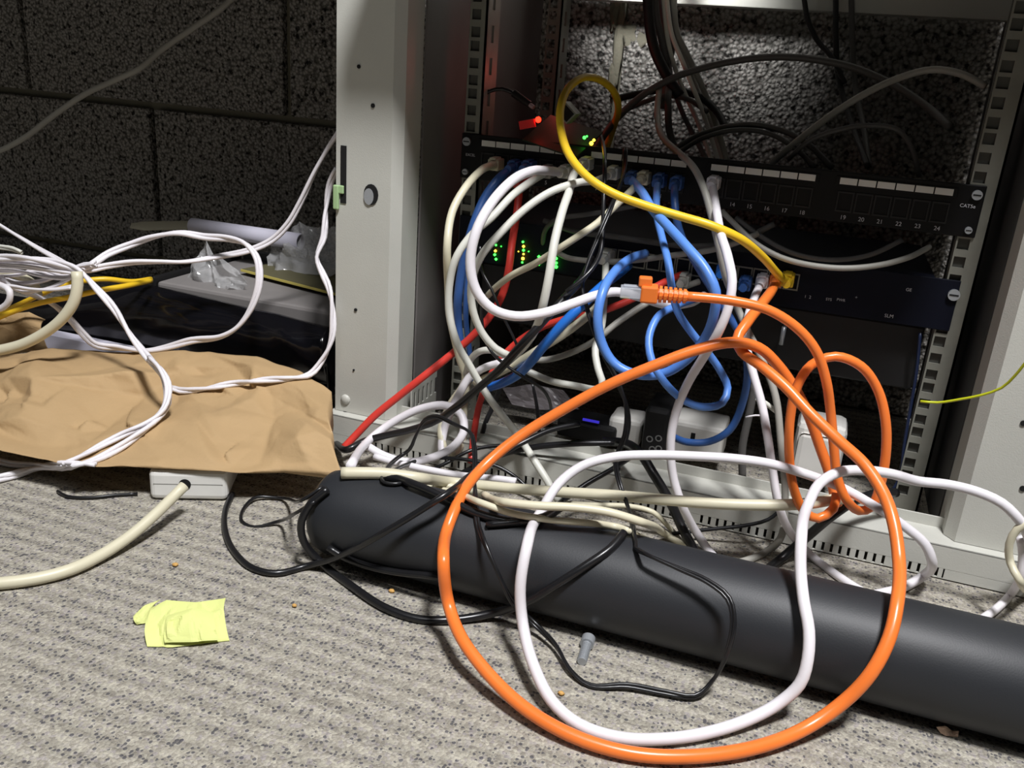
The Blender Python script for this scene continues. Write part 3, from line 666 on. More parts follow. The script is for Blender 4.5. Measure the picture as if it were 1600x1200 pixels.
for (px, py) in ((1015, 686), (1029, 685), (1019, 702), (1029, 701)): ring(px, py, 5.5, .8494, 'symb', ad_)
wl_ = thing('white_adapter', 'small white plug-in adapter left of the black adapter', 'power adapter', tuple(P(975, 700, .868)))
pbox('casing', 948, 650, 1001, 702, .868, .04, 'socket', wl_, 0.005)
wr_ = thing('white_plug_adapter', 'large white square plug adapter behind the orange cables', 'power adapter', tuple(P(1280, 760, .845)))
pbox('casing', 1238, 656, 1319, 756, .850, .045, 'socket', wr_, 0.007); pbox('raised_face', 1243, 674, 1308, 752, .8475, .004, 'socket', wr_, 0.004)
bk_ = thing('power_brick', 'black power brick with a small blue light behind the cables', 'power brick', tuple(P(915, 700, .86)))
pbox('casing', 868, 652, 962, 700, .862, .04, 'blackmatte', bk_, 0.004)
pbox('light', 910, 657, 936, 659, .8612, .002, 'blueled', bk_, 0)
# crumpled foil/grey polythene at the back of the rack floor
gp = sheet('plastic_scrap', mat('grey_polythene', (128, 122, 124), 0.35), [P(785, 606, .90), P(830, 600, .90), P(880, 610, .90)], [P(800, 632, .89), P(840, 640, .89), P(905, 640, .89)], 20, 8, 0.003, 14, 6, 0.0006); tag(gp, 'crumpled grey polythene scrap inside the rack behind the cables', 'plastic scrap')
def bracket(px, py, w_, h_, y, lab):
    o = thing('steel_bracket', lab, 'bracket', tuple(P(px + w_ / 2, py + h_, y)))
    pbox('plate', px, py, px + w_, py + h_, y, .002, 'rack', o, 0.0005); pbox('foot', px, py + h_ - 3, px + w_, py + h_, y - .012, .0115, 'rack', o, 0.0005)
bracket(830, 672, 36, 30, .85, 'light grey steel bracket inside the rack base beside the power brick')

# ---------------------------------------------------------------- small computer on the patch panel
ml = P(880, 195, .87); sb = thing('circuit_board_computer', 'small green circuit board computer with red light resting above the patch panel', 'computer', tuple(P(880, 215, .87)))
def qbox(bm, c, ex, ey, ez, a, b, d):
    for s in [(-1, -1, -1)]: pass
    vs = [c + ex * (a * i) + ey * (b * j) + ez * (d * k) for i in (-.5, .5) for j in (-.5, .5) for k in (-.5, .5)]
    V = [bm.verts.new(v) for v in vs]
    for f in ((0, 1, 3, 2), (4, 6, 7, 5), (0, 4, 5, 1), (2, 3, 7, 6), (0, 2, 6, 4), (1, 5, 7, 3)): bm.faces.new([V[i] for i in f])
A = P(835, 198, .875); C = P(925, 228, .86); exx = (C - A).normalized(); ezz = Vector((0, -0.55, 1)); ezz = (ezz - exx * ezz.dot(exx)).normalized(); eyy = ezz.cross(exx)
mid = (A + C) / 2; bm = bmesh.new(); qbox(bm, mid, exx, eyy, ezz, 0.062, 0.05, 0.0016); bmesh.ops.recalc_face_normals(bm, faces=bm.faces[:]); obj('board', bm, M['pcb'], sb)
cj = P(888, 176, .868); bm = bmesh.new(); e2 = (P(908, 168, .868) - P(868, 176, .868)); ex2 = Vector((0.72, 0, -0.62)).normalized(); ez2 = Vector((0.62, 0, 0.72)).normalized(); ey2 = Vector((0, 1, 0))
qbox(bm, cj, ex2, ey2, ez2, 0.016, 0.018, 0.0135); bmesh.ops.recalc_face_normals(bm, faces=bm.faces[:]); obj('ethernet_jack', bm, M['rail'], sb)
bm = bmesh.new(); qbox(bm, cj - Vector((0, 0.0092, 0)), ex2, ey2, ez2, 0.0135, 0.001, 0.0105); bmesh.ops.recalc_face_normals(bm, faces=bm.faces[:]); obj('jack_opening', bm, M['hole'], sb)
for (px, py, m, r_) in ((841, 187, 'redled', .0030), (913, 215, 'greenled', .0017), (917, 213, 'greenled', .0010), (924, 224, 'yelled', .0020), (928, 219, 'yelled', .0014)):
    led(px, py, m, sb, y=.856, r=r_)
bm = bmesh.new(); qbox(bm, P(824, 194, .858), Vector((.96, 0, .25)), ey2, Vector((-.25, 0, .96)), 0.016, 0.004, 0.008); obj('red_case_corner', bm, mat('glowing_red_plastic', (190, 30, 28), 0.4, emis=(190, 20, 18), es=0.08), sb)  # plastic given a faint emission as red glow; it is no lamp
rl = bpy.data.lights.new('red_led_light', 'POINT'); rl.energy = 0.03; rl.color = (1, 0.10, 0.06); rl.shadow_soft_size = 0.004; ro = bpy.data.objects.new('red_led_light', rl); COL.objects.link(ro); ro.location = P(836, 178, .93) + Vector((0.02, 0, 0.04))

# ---------------------------------------------------------------- cables
from mathutils.bvhtree import BVHTree
def bvh(o): return BVHTree.FromPolygons([v.co.copy() for v in o.data.vertices], [list(p.vertices) for p in o.data.polygons])
BV = [bvh(k1), bvh(s1)]
CB = cable
up = Vector((0, 1, 0))
def end_plug(c, m, d=None, at='start', **k):
    o, path, r = c
    p = path[0] if at == 'start' else path[-1]
    q = (path[0] - path[1]) if at == 'start' else (path[-1] - path[-2])
    return plug(o, m, p, d if d is not None else q, **k)
IN = Vector((0, 1, 0.03))
# --- white / cream patch cables from the panel
c = CB('cream cable hanging from the far left end of the patch panel', 'cream', 12, [(770, 258, .838), (752, 266, .80), (728, 292, .77), (707, 330, .75), (699, 380, .73), (700, 440, .74), (704, 500, .76), (718, 560, .77), (727, 592, .77), (702, 635, .765), (689, 672, .745), (694, 704, .735)]); end_plug(c, 'cream', IN)
c = CB('big round white cable loop in front of the green lights', 'white', 15, [(880, 270, .838), (856, 267, .80), (828, 268, .74), (798, 284, .70), (766, 320, .67), (744, 362, .655), (735, 408, .65), (743, 452, .65), (768, 482, .655), (805, 494, .665), (850, 489, .68), (893, 475, .70), (930, 462, .72), (962, 456, .74), (1000, 464, .76), (1040, 476, .78), (1078, 473, .81), (1100, 462, .84)]); end_plug(c, 'offwhite', IN)
c = CB('off-white cable close behind the big white loop, ending on the base rail', 'offwhite', 12, [(852, 270, .838), (832, 282, .80), (800, 306, .77), (768, 340, .75), (738, 366, .74), (714, 400, .73), (703, 440, .73), (702, 490, .73), (715, 538, .73), (733, 570, .735), (752, 603, .74), (776, 638, .745), (807, 677, .75), (832, 715, .735), (858, 756, .725), (872, 782, .72)]); end_plug(c, 'greycab', IN)
c = CB('white cable arching left from behind the yellow cable', 'offwhite', 12, [(955, 272, .838), (932, 282, .80), (900, 286, .76), (860, 300, .74), (820, 327, .725), (782, 364, .71), (752, 400, .70), (737, 440, .70), (738, 480, .70), (752, 518, .705), (775, 545, .71), (796, 556, .715)]); end_plug(c, 'offwhite', IN)
c = CB('white cable dropping almost straight down across the green lights', 'offwhite', 13, [(912, 258, .838), (897, 272, .79), (889, 300, .75), (878, 332, .72), (866, 380, .70), (858, 430, .69), (850, 470, .69), (838, 512, .70), (818, 542, .71), (797, 562, .725), (775, 582, .74), (752, 604, .76)]); end_plug(c, 'offwhite', IN)
c = CB('cream cable slanting from panel port ten down to the left behind the straight one', 'cream', 11, [(1003, 280, .838), (984, 300, .80), (958, 325, .78), (934, 348, .77), (902, 370, .76), (868, 392, .76), (836, 412, .77), (800, 430, .78), (776, 448, .79), (762, 462, .80)]); end_plug(c, 'cream', IN)
c = CB('white cable with a sharp kink beside the orange cable', 'offwhite', 11, [(947, 398, .852), (946, 425, .82), (944, 470, .79), (940, 510, .77), (930, 545, .75), (934, 575, .74), (941, 600, .735), (933, 608, .735), (900, 603, .74), (860, 595, .745), (822, 578, .745), (797, 560, .75), (772, 548, .75), (750, 549, .755), (735, 562, .76), (728, 586, .77)])
c = CB('cream cable running up right from the crossing toward the orange connector', 'cream', 13, [(938, 474, .80), (922, 490, .77), (900, 508, .755), (872, 528, .745), (840, 547, .74), (808, 567, .74), (780, 582, .745), (757, 592, .75), (742, 600, .75)])
c = CB('thin grey cable slanting behind the blue loops to the switch', 'greycab', 10, [(1092, 440, .85), (1050, 455, .83), (1010, 474, .80), (985, 490, .79), (962, 506, .78), (930, 532, .77), (890, 552, .765), (855, 562, .76), (822, 563, .76), (795, 575, .765)])
c = CB('bright white cable curving down from panel port thirteen past the white socket to the carpet', 'white', 14, [(1113, 288, .838), (1118, 320, .79), (1126, 365, .74), (1138, 405, .70), (1144, 440, .69), (1138, 480, .685), (1122, 520, .685), (1098, 560, .69), (1074, 600, .695), (1056, 645, .70), (1048, 690, .70), (1051, 740, .70), (1066, 790, .70), (1088, 832, .71), (1112, 866, 'f'), (1130, 884, 'f')]); end_plug(c, 'white', IN)
c = CB('grey cable from the overhead bundle running beside the white port thirteen cable to the carpet', 'greycab', 11, [(1030, 138, .98), (1027, 180, .95), (1036, 215, .90), (1062, 240, .86), (1084, 262, .82), (1100, 295, .79), (1110, 330, .78), (1122, 380, .775), (1133, 430, .78), (1148, 470, .79), (1165, 510, .785), (1190, 560, .77), (1212, 620, .76), (1220, 690, .75), (1226, 750, .745), (1226, 805, .735), (1219, 842, .725), (1197, 862, 'f'), (1165, 876, 'f'), (1130, 884, 'f')])
c = CB('white cable with plug at the switch hanging down through the orange loops to the carpet', 'white', 13, [(1190, 442, .842), (1180, 462, .80), (1170, 490, .78), (1165, 530, .765), (1176, 580, .75), (1190, 630, .74), (1199, 680, .73), (1208, 740, .72), (1217, 790, .715), (1235, 832, .725), (1270, 870, 'f'), (1327, 912, 'f'), (1350, 926, 'f')]); end_plug(c, 'white', IN)
# --- blue
c = CB('light blue cable making the large left loop below panel port nine', 'blue', 15, [(985, 280, .838), (1003, 300, .79), (1020, 328, .75), (1045, 355, .72), (1075, 388, .70), (1102, 420, .69), (1118, 455, .685), (1116, 490, .69), (1102, 528, .70), (1072, 563, .705), (1035, 584, .71), (995, 585, .71), (960, 568, .71), (940, 535, .71), (934, 495, .71), (942, 455, .72), (960, 425, .75), (985, 404, .79), (1008, 396, .83)]); end_plug(c, 'navycab', IN)
c = CB('light blue cable making the small right loop above the black adapter', 'blue', 12, [(1028, 284, .838), (1026, 305, .80), (1026, 335, .78), (1034, 370, .76), (1044, 410, .735), (1050, 450, .72), (1058, 485, .715), (1077, 515, .715), (1101, 545, .72), (1124, 577, .73), (1137, 606, .73), (1128, 630, .72), (1100, 636, .71), (1068, 625, .70), (1038, 597, .695), (1018, 562, .70), (1014, 528, .71), (1027, 496, .725), (1052, 480, .75), (1084, 468, .80)]); end_plug(c, 'navycab', IN)
c = CB('dark blue cable from panel port twelve sweeping under the black adapter front', 'navycab', 12, [(1055, 288, .838), (1054, 305, .81), (1056, 335, .80), (1064, 368, .80), (1082, 402, .80), (1108, 445, .80), (1138, 492, .79), (1160, 530, .79), (1168, 575, .79), (1160, 630, .80), (1140, 672, .80), (1108, 690, .80), (1075, 691, .80), (1050, 682, .82)]); end_plug(c, 'navycab', IN)
c = CB('shiny cobalt blue cable slanting down left from the switch', 'cobalt', 15, [(982, 415, .85), (966, 428, .80), (940, 448, .755), (908, 478, .73), (876, 510, .72), (850, 540, .72), (828, 567, .725), (805, 588, .745), (775, 602, .76), (750, 606, .765)])
c = CB('dark blue cable hanging beside the left mounting rail', 'navycab', 14, [(800, 262, .838), (775, 284, .81), (756, 312, .80), (742, 345, .79), (730, 385, .785), (720, 430, .785), (715, 480, .785), (718, 530, .785), (730, 575, .785), (748, 598, .785), (770, 606, .785)]); end_plug(c, 'navycab', IN)
c = CB('blue cable tight behind the one beside the left mounting rail', 'navycab', 9, [(822, 262, .838), (800, 280, .82), (768, 318, .815), (748, 352, .812), (733, 400, .81), (729, 450, .81), (728, 500, .81), (735, 560, .81)]); end_plug(c, 'navycab', IN)
# --- red
c = CB('red cable running down left and out over the base rail to the paper bag', 'red', 12, [(812, 286, .838), (808, 330, .82), (800, 380, .81), (795, 420, .80), (785, 460, .80), (765, 495, .79), (735, 528, .78), (700, 558, .77), (662, 588, .755), (622, 620, .745), (585, 650, .735), (556, 680, .725), (535, 702, .715)]); end_plug(c, 'red', IN)
c = CB('red cable from the switch dropping behind the black power lead', 'red', 11, [(1068, 428, .85), (1040, 440, .82), (1002, 460, .80), (968, 476, .79), (930, 489, .785), (885, 498, .785), (845, 512, .79), (808, 535, .79), (782, 562, .785), (764, 592, .78), (749, 632, .775), (741, 675, .765), (736, 722, .74)])
# --- orange
o1c = CB('orange cable with a loose boot and clear plug drooping right of centre', 'orange', 15, [(1070, 463, .655), (1100, 465, .66), (1150, 471, .665), (1200, 484, .67), (1245, 512, .675), (1275, 548, .68), (1291, 595, .685), (1298, 645, .69), (1303, 700, .69), (1308, 745, .69), (1322, 780, .69), (1342, 798, .70), (1362, 792, .71), (1375, 760, .71), (1384, 710, .71), (1384, 660, .71), (1372, 610, .71), (1345, 572, .705), (1305, 557, .70), (1268, 570, .695), (1245, 605, .69), (1235, 650, .69), (1233, 710, .69), (1240, 762, .69), (1256, 798, .69), (1278, 810, .695), (1302, 795, .70), (1307, 770, .705)])
oo, path, r_ = o1c
d = (P(1022, 459, .65) - P(1072, 463, .655)).normalized(); q = orient(d); s0 = P(1072, 463, .655)
bm = bmesh.new()
for k in range(6): cyl(bm, (0, k * 0.0036, 0), (0, k * 0.0036 + 0.0022, 0), 0.0054 + 0.0002 * k, 14)
cyl(bm, (0, -0.001, 0), (0, 0.022, 0), 0.0042, 14); box(bm, (-0.0068, 0.021, -0.0065), (0.0068, 0.034, 0.0065), 0.0015)
box(bm, (-0.004, 0.026, 0.005), (0.004, 0.036, 0.0125), 0.0012)
for v in bm.verts: v.co = s0 + q @ v.co
obj('strain_relief_boot', bm, M['orangeboot'], oo)
bm = bmesh.new(); box(bm, (-0.0058, 0.033, -0.004), (0.0058, 0.049, 0.004), 0.0006); box(bm, (-0.003, 0.033, 0.004), (0.003, 0.047, 0.0052), 0.0004)
for v in bm.verts: v.co = s0 + q @ v.co
cp = obj('clear_plug', bm, M['clearplug'], oo)
bm = bmesh.new()
for k in range(8): box(bm, (-0.0045 + k * 0.0012, 0.042, -0.0044), (-0.0038 + k * 0.0012, 0.0485, -0.0040))
for v in bm.verts: v.co = s0 + q @ v.co
sub(obj('contact_strip', bm, M['gold'], None), cp)
c = CB('long orange cable making the huge loop over the carpet and pipe', 'orange', 18.5, [(1212, 440, .842), (1205, 455, .80), (1190, 475, .75), (1168, 503, .715), (1152, 530, .70), (1160, 550, .695), (1190, 572, .685), (1228, 605, .675), (1265, 645, .665), (1310, 688, .65), (1350, 725, .635), (1380, 770, .62), (1397, 820, .60), (1405, 880, .585), (1402, 940, -.012), (1390, 995, -.008), (1362, 1050, -.012), (1320, 1095, -.014), (1258, 1138, -.006), (1180, 1168, -.003), (1080, 1182, -.002), (985, 1177, -.002), (900, 1152, -.003), (822, 1108, -.006), (765, 1055, -.012), (722, 998, -.022), (700, 940, -.032), (693, 880, -.045), (703, 815, .56), (728, 762, .585), (765, 720, .61), (815, 680, .63), (880, 640, .645), (950, 602, .655), (1025, 570, .665), (1090, 546, .675), (1145, 535, .685), (1185, 543, .695), (1215, 570, .705), (1240, 605, .71), (1262, 645, .715), (1282, 700, .72), (1296, 740, .72), (1308, 790, .72)]); end_plug(c, 'orange', IN)
# --- yellow
c = CB('yellow cable looping up above the patch panel and crossing it to the switch', 'yellow', 12.5, [(947, 232, .95), (958, 200, .95), (966, 172, .94), (960, 145, .92), (940, 126, .895), (912, 121, .86), (888, 138, .83), (876, 168, .80), (877, 205, .775), (890, 243, .755), (920, 278, .74), (958, 302, .735), (1005, 320, .735), (1060, 337, .735), (1110, 352, .735), (1155, 372, .745), (1192, 402, .775), (1215, 428, .805), (1230, 440, .835)]); end_plug(c, 'yellow', IN, at='end')
c = CB('thin yellow-green wire poking in from the right edge before the right post', 'lime', 4.2, [(1438, 627, .66), (1465, 629, .66), (1500, 624, .655), (1535, 617, .65), (1565, 606, .645), (1585, 588, .64), (1606, 562, .635)], 'wire', 'wire')
# --- dark and grey cables inside / behind
c = CB('grey cable arching high behind the patch panel from the bundle to the right', 'darkcab', 11, [(925, 240, .93), (960, 190, .95), (1000, 152, .97), (1045, 125, .98), (1085, 110, .99), (1150, 95, 1.0), (1215, 89, 1.0), (1280, 94, 1.0), (1340, 108, 1.0), (1400, 135, .99), (1450, 168, .97), (1485, 200, .94)])
c = CB('grey cable arching to the right behind the panel and reaching the right rail', 'greycab', 11, [(1190, 268, .90), (1225, 238, .91), (1265, 205, .92), (1310, 172, .93), (1360, 142, .94), (1410, 120, .95), (1455, 109, .95), (1500, 115, .94), (1540, 135, .93)])
c = CB('dim grey cable low arch just above the right half of the panel', 'darkcab', 8, [(1230, 250, .90), (1265, 220, .90), (1310, 203, .90), (1360, 196, .91), (1402, 203, .91), (1425, 232, .90), (1436, 276, .89)])
c = CB('dim grey cable low arch above the middle of the panel', 'darkcab', 9, [(1055, 232, .92), (1090, 212, .93), (1135, 198, .93), (1180, 195, .93), (1225, 205, .93), (1262, 225, .92), (1300, 262, .90)])
c = CB('dim grey cable second arch close above the middle of the panel', 'darkcab', 8, [(1050, 245, .91), (1100, 215, .92), (1155, 203, .92), (1205, 210, .92), (1250, 238, .91), (1272, 262, .90)])
c = CB('black cable running left from the bundle behind the yellow loop', 'blackmatte', 11, [(960, 155, 1.02), (1000, 146, 1.03), (1045, 140, 1.03), (1090, 150, 1.03), (1118, 172, 1.02), (1135, 200, 1.0)])
c = CB('dark cable crossing behind the yellow loop toward the bundle', 'darkcab', 8, [(968, 176, .99), (1005, 160, 1.0), (1040, 150, 1.01), (1075, 155, 1.01), (1105, 175, 1.0)])
for i, (pts, wpx, m, lab) in enumerate([
    ([(1012, -12), (1014, 30), (1022, 75), (1040, 115), (1062, 150)], 17, 'blackmatte', 'thick black cable on the left side of the hanging bundle'),
    ([(1022, -12), (1026, 30), (1036, 70), (1042, 120), (1034, 170)], 12, 'darkcab', 'dark grey cable in the middle of the hanging bundle'),
    ([(1034, -12), (1037, 30), (1041, 75), (1046, 120), (1044, 160), (1046, 205), (1060, 245)], 11, 'darkcab', 'dark grey cable at the front of the hanging bundle going down to the panel'),
    ([(1052, -12), (1052, 30), (1050, 70), (1044, 105), (1040, 140)], 12, 'darkcab', 'dark grey cable on the right edge of the hanging bundle'),
    ([(1044, -12), (1050, 40), (1060, 70), (1075, 105), (1092, 150), (1112, 200), (1128, 250)], 10, 'greycab', 'grey cable fanning right and down out of the hanging bundle'),
    ([(1040, -12), (1050, 55), (1066, 95), (1082, 135), (1100, 180), (1122, 250)], 7, 'offwhite', 'pale cable in the middle of the fan below the bundle'),
    ([(1036, -12), (1044, 65), (1056, 110), (1072, 150), (1090, 190), (1112, 250)], 7, 'offwhite', 'pale cable on the left of the fan below the bundle'),
    ([(1052, -12), (1058, 50), (1074, 85), (1095, 130), (1116, 185), (1136, 252)], 9, 'greycab', 'grey cable on the right of the fan below the bundle'),
    ([(1030, -12), (1040, 80), (1050, 130), (1068, 180), (1086, 215), (1104, 250)], 8, 'darkcab', 'dark cable lowest in the fan below the bundle')]):
    yy = 1.00 + 0.014 * (i % 5); pts = [(p[0], p[1], yy - (0.05 if (i == 2 and k > 3) else 0)) for k, p in enumerate(pts)]
    CB(lab, m, wpx, pts)
CB('thin black cord hanging down the right half of the back wall', 'blackmatte', 8, [(1256, -5, 1.10), (1262, 30, 1.10), (1276, 62, 1.10), (1300, 90, 1.09), (1320, 130, 1.08)], 'cable', 'cord')
CB('straight black cable hanging down the right half of the back wall', 'blackmatte', 9, [(1306, -5, 1.11), (1306, 60, 1.10), (1310, 120, 1.09), (1330, 190, 1.05), (1356, 260, .98)], 'cable', 'cord')
CB('dark cable hanging beside the straight black one on the back wall', 'darkcab', 9, [(1330, -5, 1.12), (1332, 60, 1.11), (1336, 130, 1.10), (1350, 200, 1.05), (1358, 262, 1.0)], 'cable', 'cord')
c = CB('grey cable sagging under the right half of the patch panel', 'greycab', 9, [(1128, 330, .83), (1150, 352, .82), (1180, 380, .81), (1220, 402, .805), (1265, 414, .80), (1320, 419, .80), (1375, 414, .81), (1420, 402, .825), (1452, 386, .85)])
c = CB('dim grey cable sagging just above the other one under the panel right half', 'darkcab', 8, [(1150, 340, .86), (1190, 370, .85), (1240, 396, .84), (1300, 406, .84), (1360, 398, .85), (1410, 375, .86)])
c = CB('grey cable running level above the switch ports from the lights to the right', 'greycab', 9, [(868, 392, .85), (885, 402, .84), (930, 408, .835), (990, 407, .835), (1050, 399, .835), (1100, 393, .838), (1140, 383, .842), (1185, 365, .85)])
c = CB('dim grey cable level just under the patch panel numbers', 'darkcab', 9, [(850, 345, .86), (900, 362, .85), (960, 370, .85), (1030, 380, .85), (1085, 385, .85), (1150, 378, .855), (1210, 350, .86)])
c = CB('dark cable arching under the left half of the patch panel', 'darkcab', 8, [(848, 390, .86), (852, 360, .85), (872, 342, .84), (910, 336, .84), (960, 328, .845), (1010, 318, .85)])
# --- black leads
c = CB('thick black power lead running from the switch over the base rail to the bag', 'black', 12, [(925, 405, .80), (908, 438, .75), (880, 468, .72), (846, 505, .70), (812, 542, .69), (780, 578, .69), (748, 606, .695), (715, 634, .70), (682, 657, .71), (640, 672, .72), (600, 681, .722), (568, 690, .715), (545, 702, .70), (526, 722, .745)], 'power lead', 'power_lead')
c = CB('thin glossy black lead hanging in front of the panel from above', 'black', 7, [(938, 210, .90), (944, 236, .84), (945, 270, .80), (943, 320, .78), (942, 360, .76), (938, 395, .745), (925, 420, .73), (905, 440, .72), (885, 456, .715)], 'power lead', 'power_lead')
c = CB('thin black twin lead zigzagging over the pipe into an angular loop on the carpet', 'black', 9, [(977, 232, .85), (976, 262, .83), (968, 292, .80), (952, 330, .77), (935, 370, .755), (918, 412, .74), (910, 446, .73), (918, 484, .72), (930, 520, .715), (946, 560, .71), (968, 600, .705), (978, 640, .70), (976, 680, .695), (962, 720, .69), (968, 755, .685), (984, 800, .665), (992, 840, .645), (1010, 866, -.012), (1060, 888, -.012), (1105, 908, -.014), (1138, 935, -.016), (1146, 972, -.016), (1136, 1020, -.018), (1112, 1065, -.016), (1085, 1088, -.004), (1040, 1082, -.002), (980, 1071, -.001), (922, 1071, -.001), (893, 1049, -.002), (868, 1008, -.004), (832, 972, -.006), (800, 940, -.008), (778, 895, -.012), (757, 848, -.012), (744, 800, .60), (742, 750, .63), (741, 700, .66), (734, 675, .68), (708, 662, .685), (684, 651, .69), (664, 656, .695), (650, 680, .70), (640, 702, .70), (618, 718, .70), (602, 736, .695), (598, 752, .68), (618, 756, .67), (640, 750, .66)], 'power lead', 'power_lead', twin=True, twist=9)
c = CB('thick black lead making the wide loop on the carpet left of the pipe', 'black', 13, [(975, 832, -.001), (955, 856, -.001), (915, 884, -.001), (868, 914, -.001), (820, 942, -.003), (770, 958, -.002), (712, 968, -.001), (655, 968, -.0), (602, 950, -.0), (548, 915, -.0), (500, 878, -.0), (474, 845, -.0), (471, 815, -.0), (486, 786, -.0), (502, 772, -.0), (512, 764, -.0)], 'power lead', 'power_lead')
c = CB('medium black lead curving over the carpet at the far left and up across the pipe', 'black', 9.5, [(363, 772, -.0), (352, 798, -.0), (352, 830, -.0), (366, 862, -.0), (395, 888, -.0), (432, 896, -.0), (480, 884, -.001), (520, 873, -.002), (560, 855, -.004), (600, 832, -.012), (650, 802, -.014), (700, 770, -.018), (735, 742, .66), (775, 715, .69), (820, 690, .71), (860, 672, .73), (905, 662, .75)], 'power lead', 'power_lead')
c = CB('thin black lead in a small open loop on the carpet next to the pipe end', 'black', 5.5, [(505, 760, -.0), (478, 778, -.0), (440, 779, -.0), (402, 777, -.0), (382, 793, -.0), (378, 815, -.0), (398, 824, -.0), (432, 816, -.0), (465, 800, -.0), (492, 784, -.003)], 'power lead', 'power_lead')
c = CB('black lead tucked under the front of the pipe', 'black', 11, [(512, 855, -.0), (540, 872, -.0), (580, 886, -.0), (625, 895, -.0), (665, 899, -.0), (700, 905, -.0)], 'power lead', 'power_lead')
c = CB('thick shiny black lead coming down from the white socket beside the white cable', 'black', 15, [(945, 690, .79), (975, 692, .77), (1000, 708, .74), (1022, 742, .725), (1045, 780, .72), (1066, 825, .715), (1088, 866, 'f'), (1100, 886, 'f')], 'power lead', 'power_lead')
c = CB('thick black lead between the orange loops going down right of centre behind the pipe', 'black', 15, [(1400, 770, .78), (1370, 772, .76), (1335, 783, .735), (1300, 806, .72), (1262, 838, .725), (1222, 872, 'f'), (1190, 898, 'f')], 'power lead', 'power_lead')
c = CB('thin black lead lying in front of the slots of the base rail', 'black', 6, [(1222, 795, .74), (1200, 812, .735), (1165, 821, .73), (1120, 826, .725), (1075, 831, .72), (1050, 834, .715)], 'power lead', 'power_lead')
c = CB('black lead lying level across the top of the base rail', 'black', 10, [(700, 752, .70), (745, 728, .735), (790, 708, .75), (840, 698, .755), (900, 693, .76), (960, 692, .77)], 'power lead', 'power_lead')
c = CB('black lead from under the cream cable to the white adapter', 'black', 9, [(760, 820, -.0), (830, 812, -.002), (880, 782, .69), (915, 757, .71), (955, 734, .73), (985, 715, .76)], 'power lead', 'power_lead')
c = CB('thin glossy black lead dropping left of the cobalt blue cable', 'black', 5, [(752, 470, .74), (753, 500, .74), (758, 530, .735), (768, 550, .73), (795, 574, .72), (826, 594, .72), (845, 606, .73), (858, 625, .75), (862, 655, .78)], 'power lead', 'power_lead')
c = CB('thin straight black wire slanting across the big white loop', 'black', 4.5, [(750, 385, .78), (752, 420, .78), (768, 452, .775), (784, 490, .77), (800, 522, .77), (808, 540, .77)], 'power lead', 'power_lead')
c = CB('thin black twin lead hanging in front of the grey polythene', 'black', 6, [(832, 600, .80), (838, 630, .80), (842, 665, .80), (842, 700, .80), (836, 725, .79), (824, 745, .77)], 'power lead', 'power_lead', twin=True, twist=8)
c = CB('thin black lead dropping between the two red cables', 'black', 8, [(782, 602, .80), (770, 635, .80), (757, 665, .79), (750, 700, .78), (749, 725, .76)], 'power lead', 'power_lead')
c = CB('thin black twin lead hanging straight before the white adapter', 'black', 7, [(955, 575, .79), (968, 605, .78), (978, 630, .78), (983, 660, .78), (976, 700, .775), (966, 735, .76)], 'power lead', 'power_lead', twin=True, twist=8)
c = CB('thin black lead making low arcs over the white cables of the base rail', 'black', 6, [(598, 752, .70), (630, 728, .715), (665, 717, .72), (705, 716, .72), (740, 720, .725), (775, 728, .73), (805, 745, .73), (832, 770, .725)], 'power lead', 'power_lead')
c = CB('thin black lead slanting up right from the pipe to the rail bracket', 'black', 6, [(668, 738, .71), (700, 722, .72), (735, 704, .74), (770, 697, .75), (820, 698, .76)], 'power lead', 'power_lead')
c = CB('heavy black lead lying on top of the pipe below the cream cable', 'black', 13, [(590, 742, .66), (640, 754, -.002), (690, 775, -.001), (740, 800, -.0), (800, 815, -.0), (850, 808, -.002), (880, 790, -.02)], 'power lead', 'power_lead')
c = CB('black lead with barrel plug curving above the left end of the patch panel', 'black', 6, [(744, 214, .868), (740, 185, .87), (746, 160, .873), (764, 143, .877), (785, 139, .88), (803, 146, .88)], 'power lead', 'power_lead')
o_, pth, r_ = c; dd = P(834, 168, .876) - pth[-1]; obj('barrel_plug', cyl(bmesh.new(), pth[-1], pth[-1] + dd * 0.8, 0.0040, 14, 0.0034), M['blackmatte'], o_, False); obj('barrel_tip', cyl(bmesh.new(), pth[-1] + dd * 0.8, pth[-1] + dd, 0.0022, 12), M['steel'], o_, False)
c = CB('dark cable running behind the orange loops down to the rack floor', 'darkcab', 12, [(1180, 600, .84), (1170, 650, .84), (1160, 700, .84), (1160, 745, .84)])
M['deepnavy'] = mat('deep_navy_pvc', (24, 36, 66), 0.4)
c = CB('thin navy cable hanging beside the right mounting rail', 'deepnavy', 5, [(1438, 520, .86), (1432, 580, .86), (1422, 640, .86), (1412, 700, .86), (1406, 745, .86), (1392, 770, .86)])
